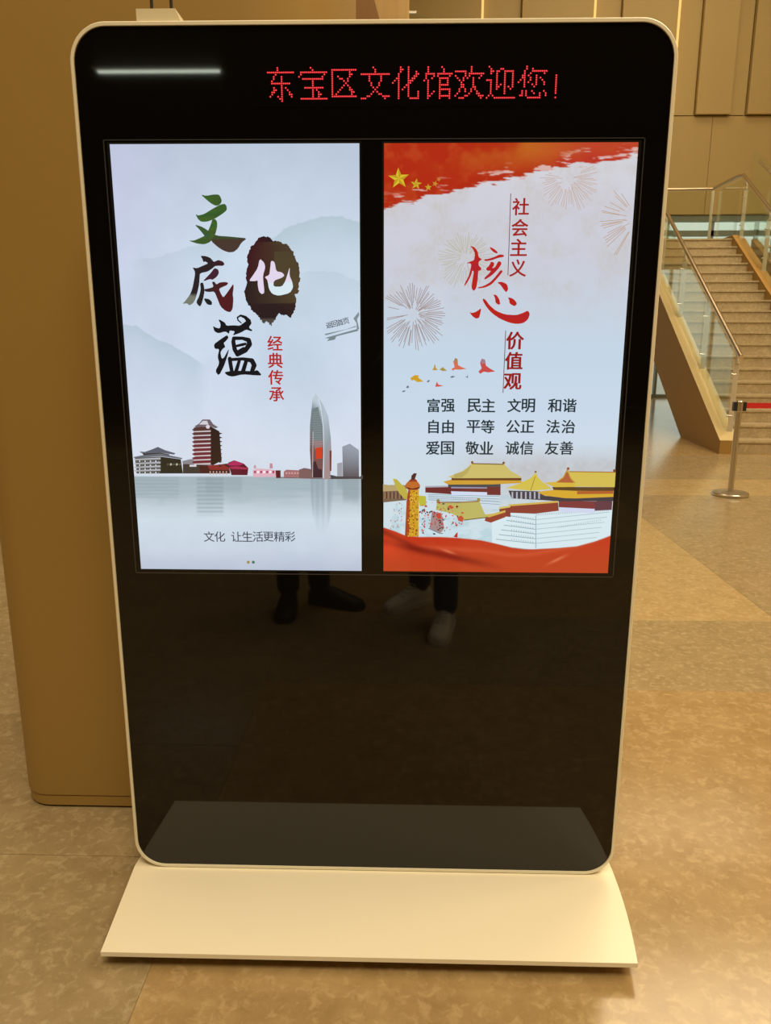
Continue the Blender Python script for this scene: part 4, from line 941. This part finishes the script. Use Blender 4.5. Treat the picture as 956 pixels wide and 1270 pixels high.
    for i in (0, 1):
        (hx, hy), (tx, ty) = feet[i]; H_ = Vector((hx, hy, 0)); T_ = Vector((tx, ty, 0)); d = (T_-H_).normalized(); nrm = Vector((-d.y, d.x, 0))
        sb = MB(); prof = [(-.02, .032, .085), (.0, .040, .105), (.06, .043, .118), (.12, .045, .108), (.18, .050, .080), (.235, .050, .062), (.275, .038, .050), (.295, .014, .034)]
        rings = []
        for (l, wd, hh) in prof:
            c = H_+d*l; rings.append([sb.bm.verts.new(c+nrm*wd*q[0]+Vector((0, 0, .022+(hh-.022)*q[1]))) for q in ((-1, 0), (-1.02, .45), (-.7, .85), (0, 1), (.7, .85), (1.02, .45), (1, 0))])
        for A_, B_ in zip(rings, rings[1:]):
            for q in range(6): sb.bm.faces.new([A_[q], A_[q+1], B_[q+1], B_[q]])
            sb.bm.faces.new([A_[6], A_[0], B_[0], B_[6]])
        sb.bm.faces.new(rings[0]); sb.bm.faces.new(list(reversed(rings[-1])))
        so = sb.build('shoe', M['sneaker'] if shoe_white else M['leather'], R, 60)
        ob = []
        for (l, wd, hh) in prof: ob.append(H_+d*l+nrm*(wd+.004))
        for (l, wd, hh) in reversed(prof): ob.append(H_+d*l-nrm*(wd+.004))
        MB().prism([(p_.x, p_.y) for p_ in ob], 'z', 0, .026).build('sole', M['sole'] if shoe_white else M['rubber'], so, 30)
        if shoe_white:
            lc = MB()
            for q in range(5):
                l = .10+.022*q; zt = .116-.0085*q*1.15
                lc.tube([H_+d*l-nrm*.026+Vector((0, 0, zt-.002)), H_+d*(l+.008)+Vector((0, 0, zt+.008)), H_+d*(l+.002)+nrm*.026+Vector((0, 0, zt-.002))], .0032, 6)
            lc.build('laces', M['lace'], so)
    return R
ph_loc = (.20, -2.10, 0)
pr = person(ph_loc, 'person in blue jeans and off-white laced sneakers photographing the kiosk, mirrored in its lower glass',
            [((-.00, -.14), (-.17, .02)), ((.10, .20), (.03, .50))], [(-.185, .215, 1.365), (-.068, .215, 1.365)], 'grey_cloth', 'jeans', True)
ph = empty('smartphone', (.073, -1.765, 1.43)); tag(ph, 'black smartphone held up at chest height by the photographer in jeans', 'phone')
MB().box(-.037, .037, -.008, 0, -.10, .022, .003).build('case', M['phone'], ph)
MB().box(-.034, .034, -.0088, -.0079, -.095, .018).build('screen', M['bezel'], ph)
MB().lathe([(.006, 0), (.006, .001)], 0, 0, 16).build('lens', M['steel'], ph).rotation_euler = (-math.pi/2, 0, 0)
person((-.47, -2.22, 0), 'person in black trousers and black leather shoes standing next to the photographer', [((-.07, .06), (-.06, .34)), ((.06, .03), (.20, .08))],
       [(-.24, .03, .84), (.24, .03, .84)], 'black_cloth', 'black_cloth', False, 1.72)
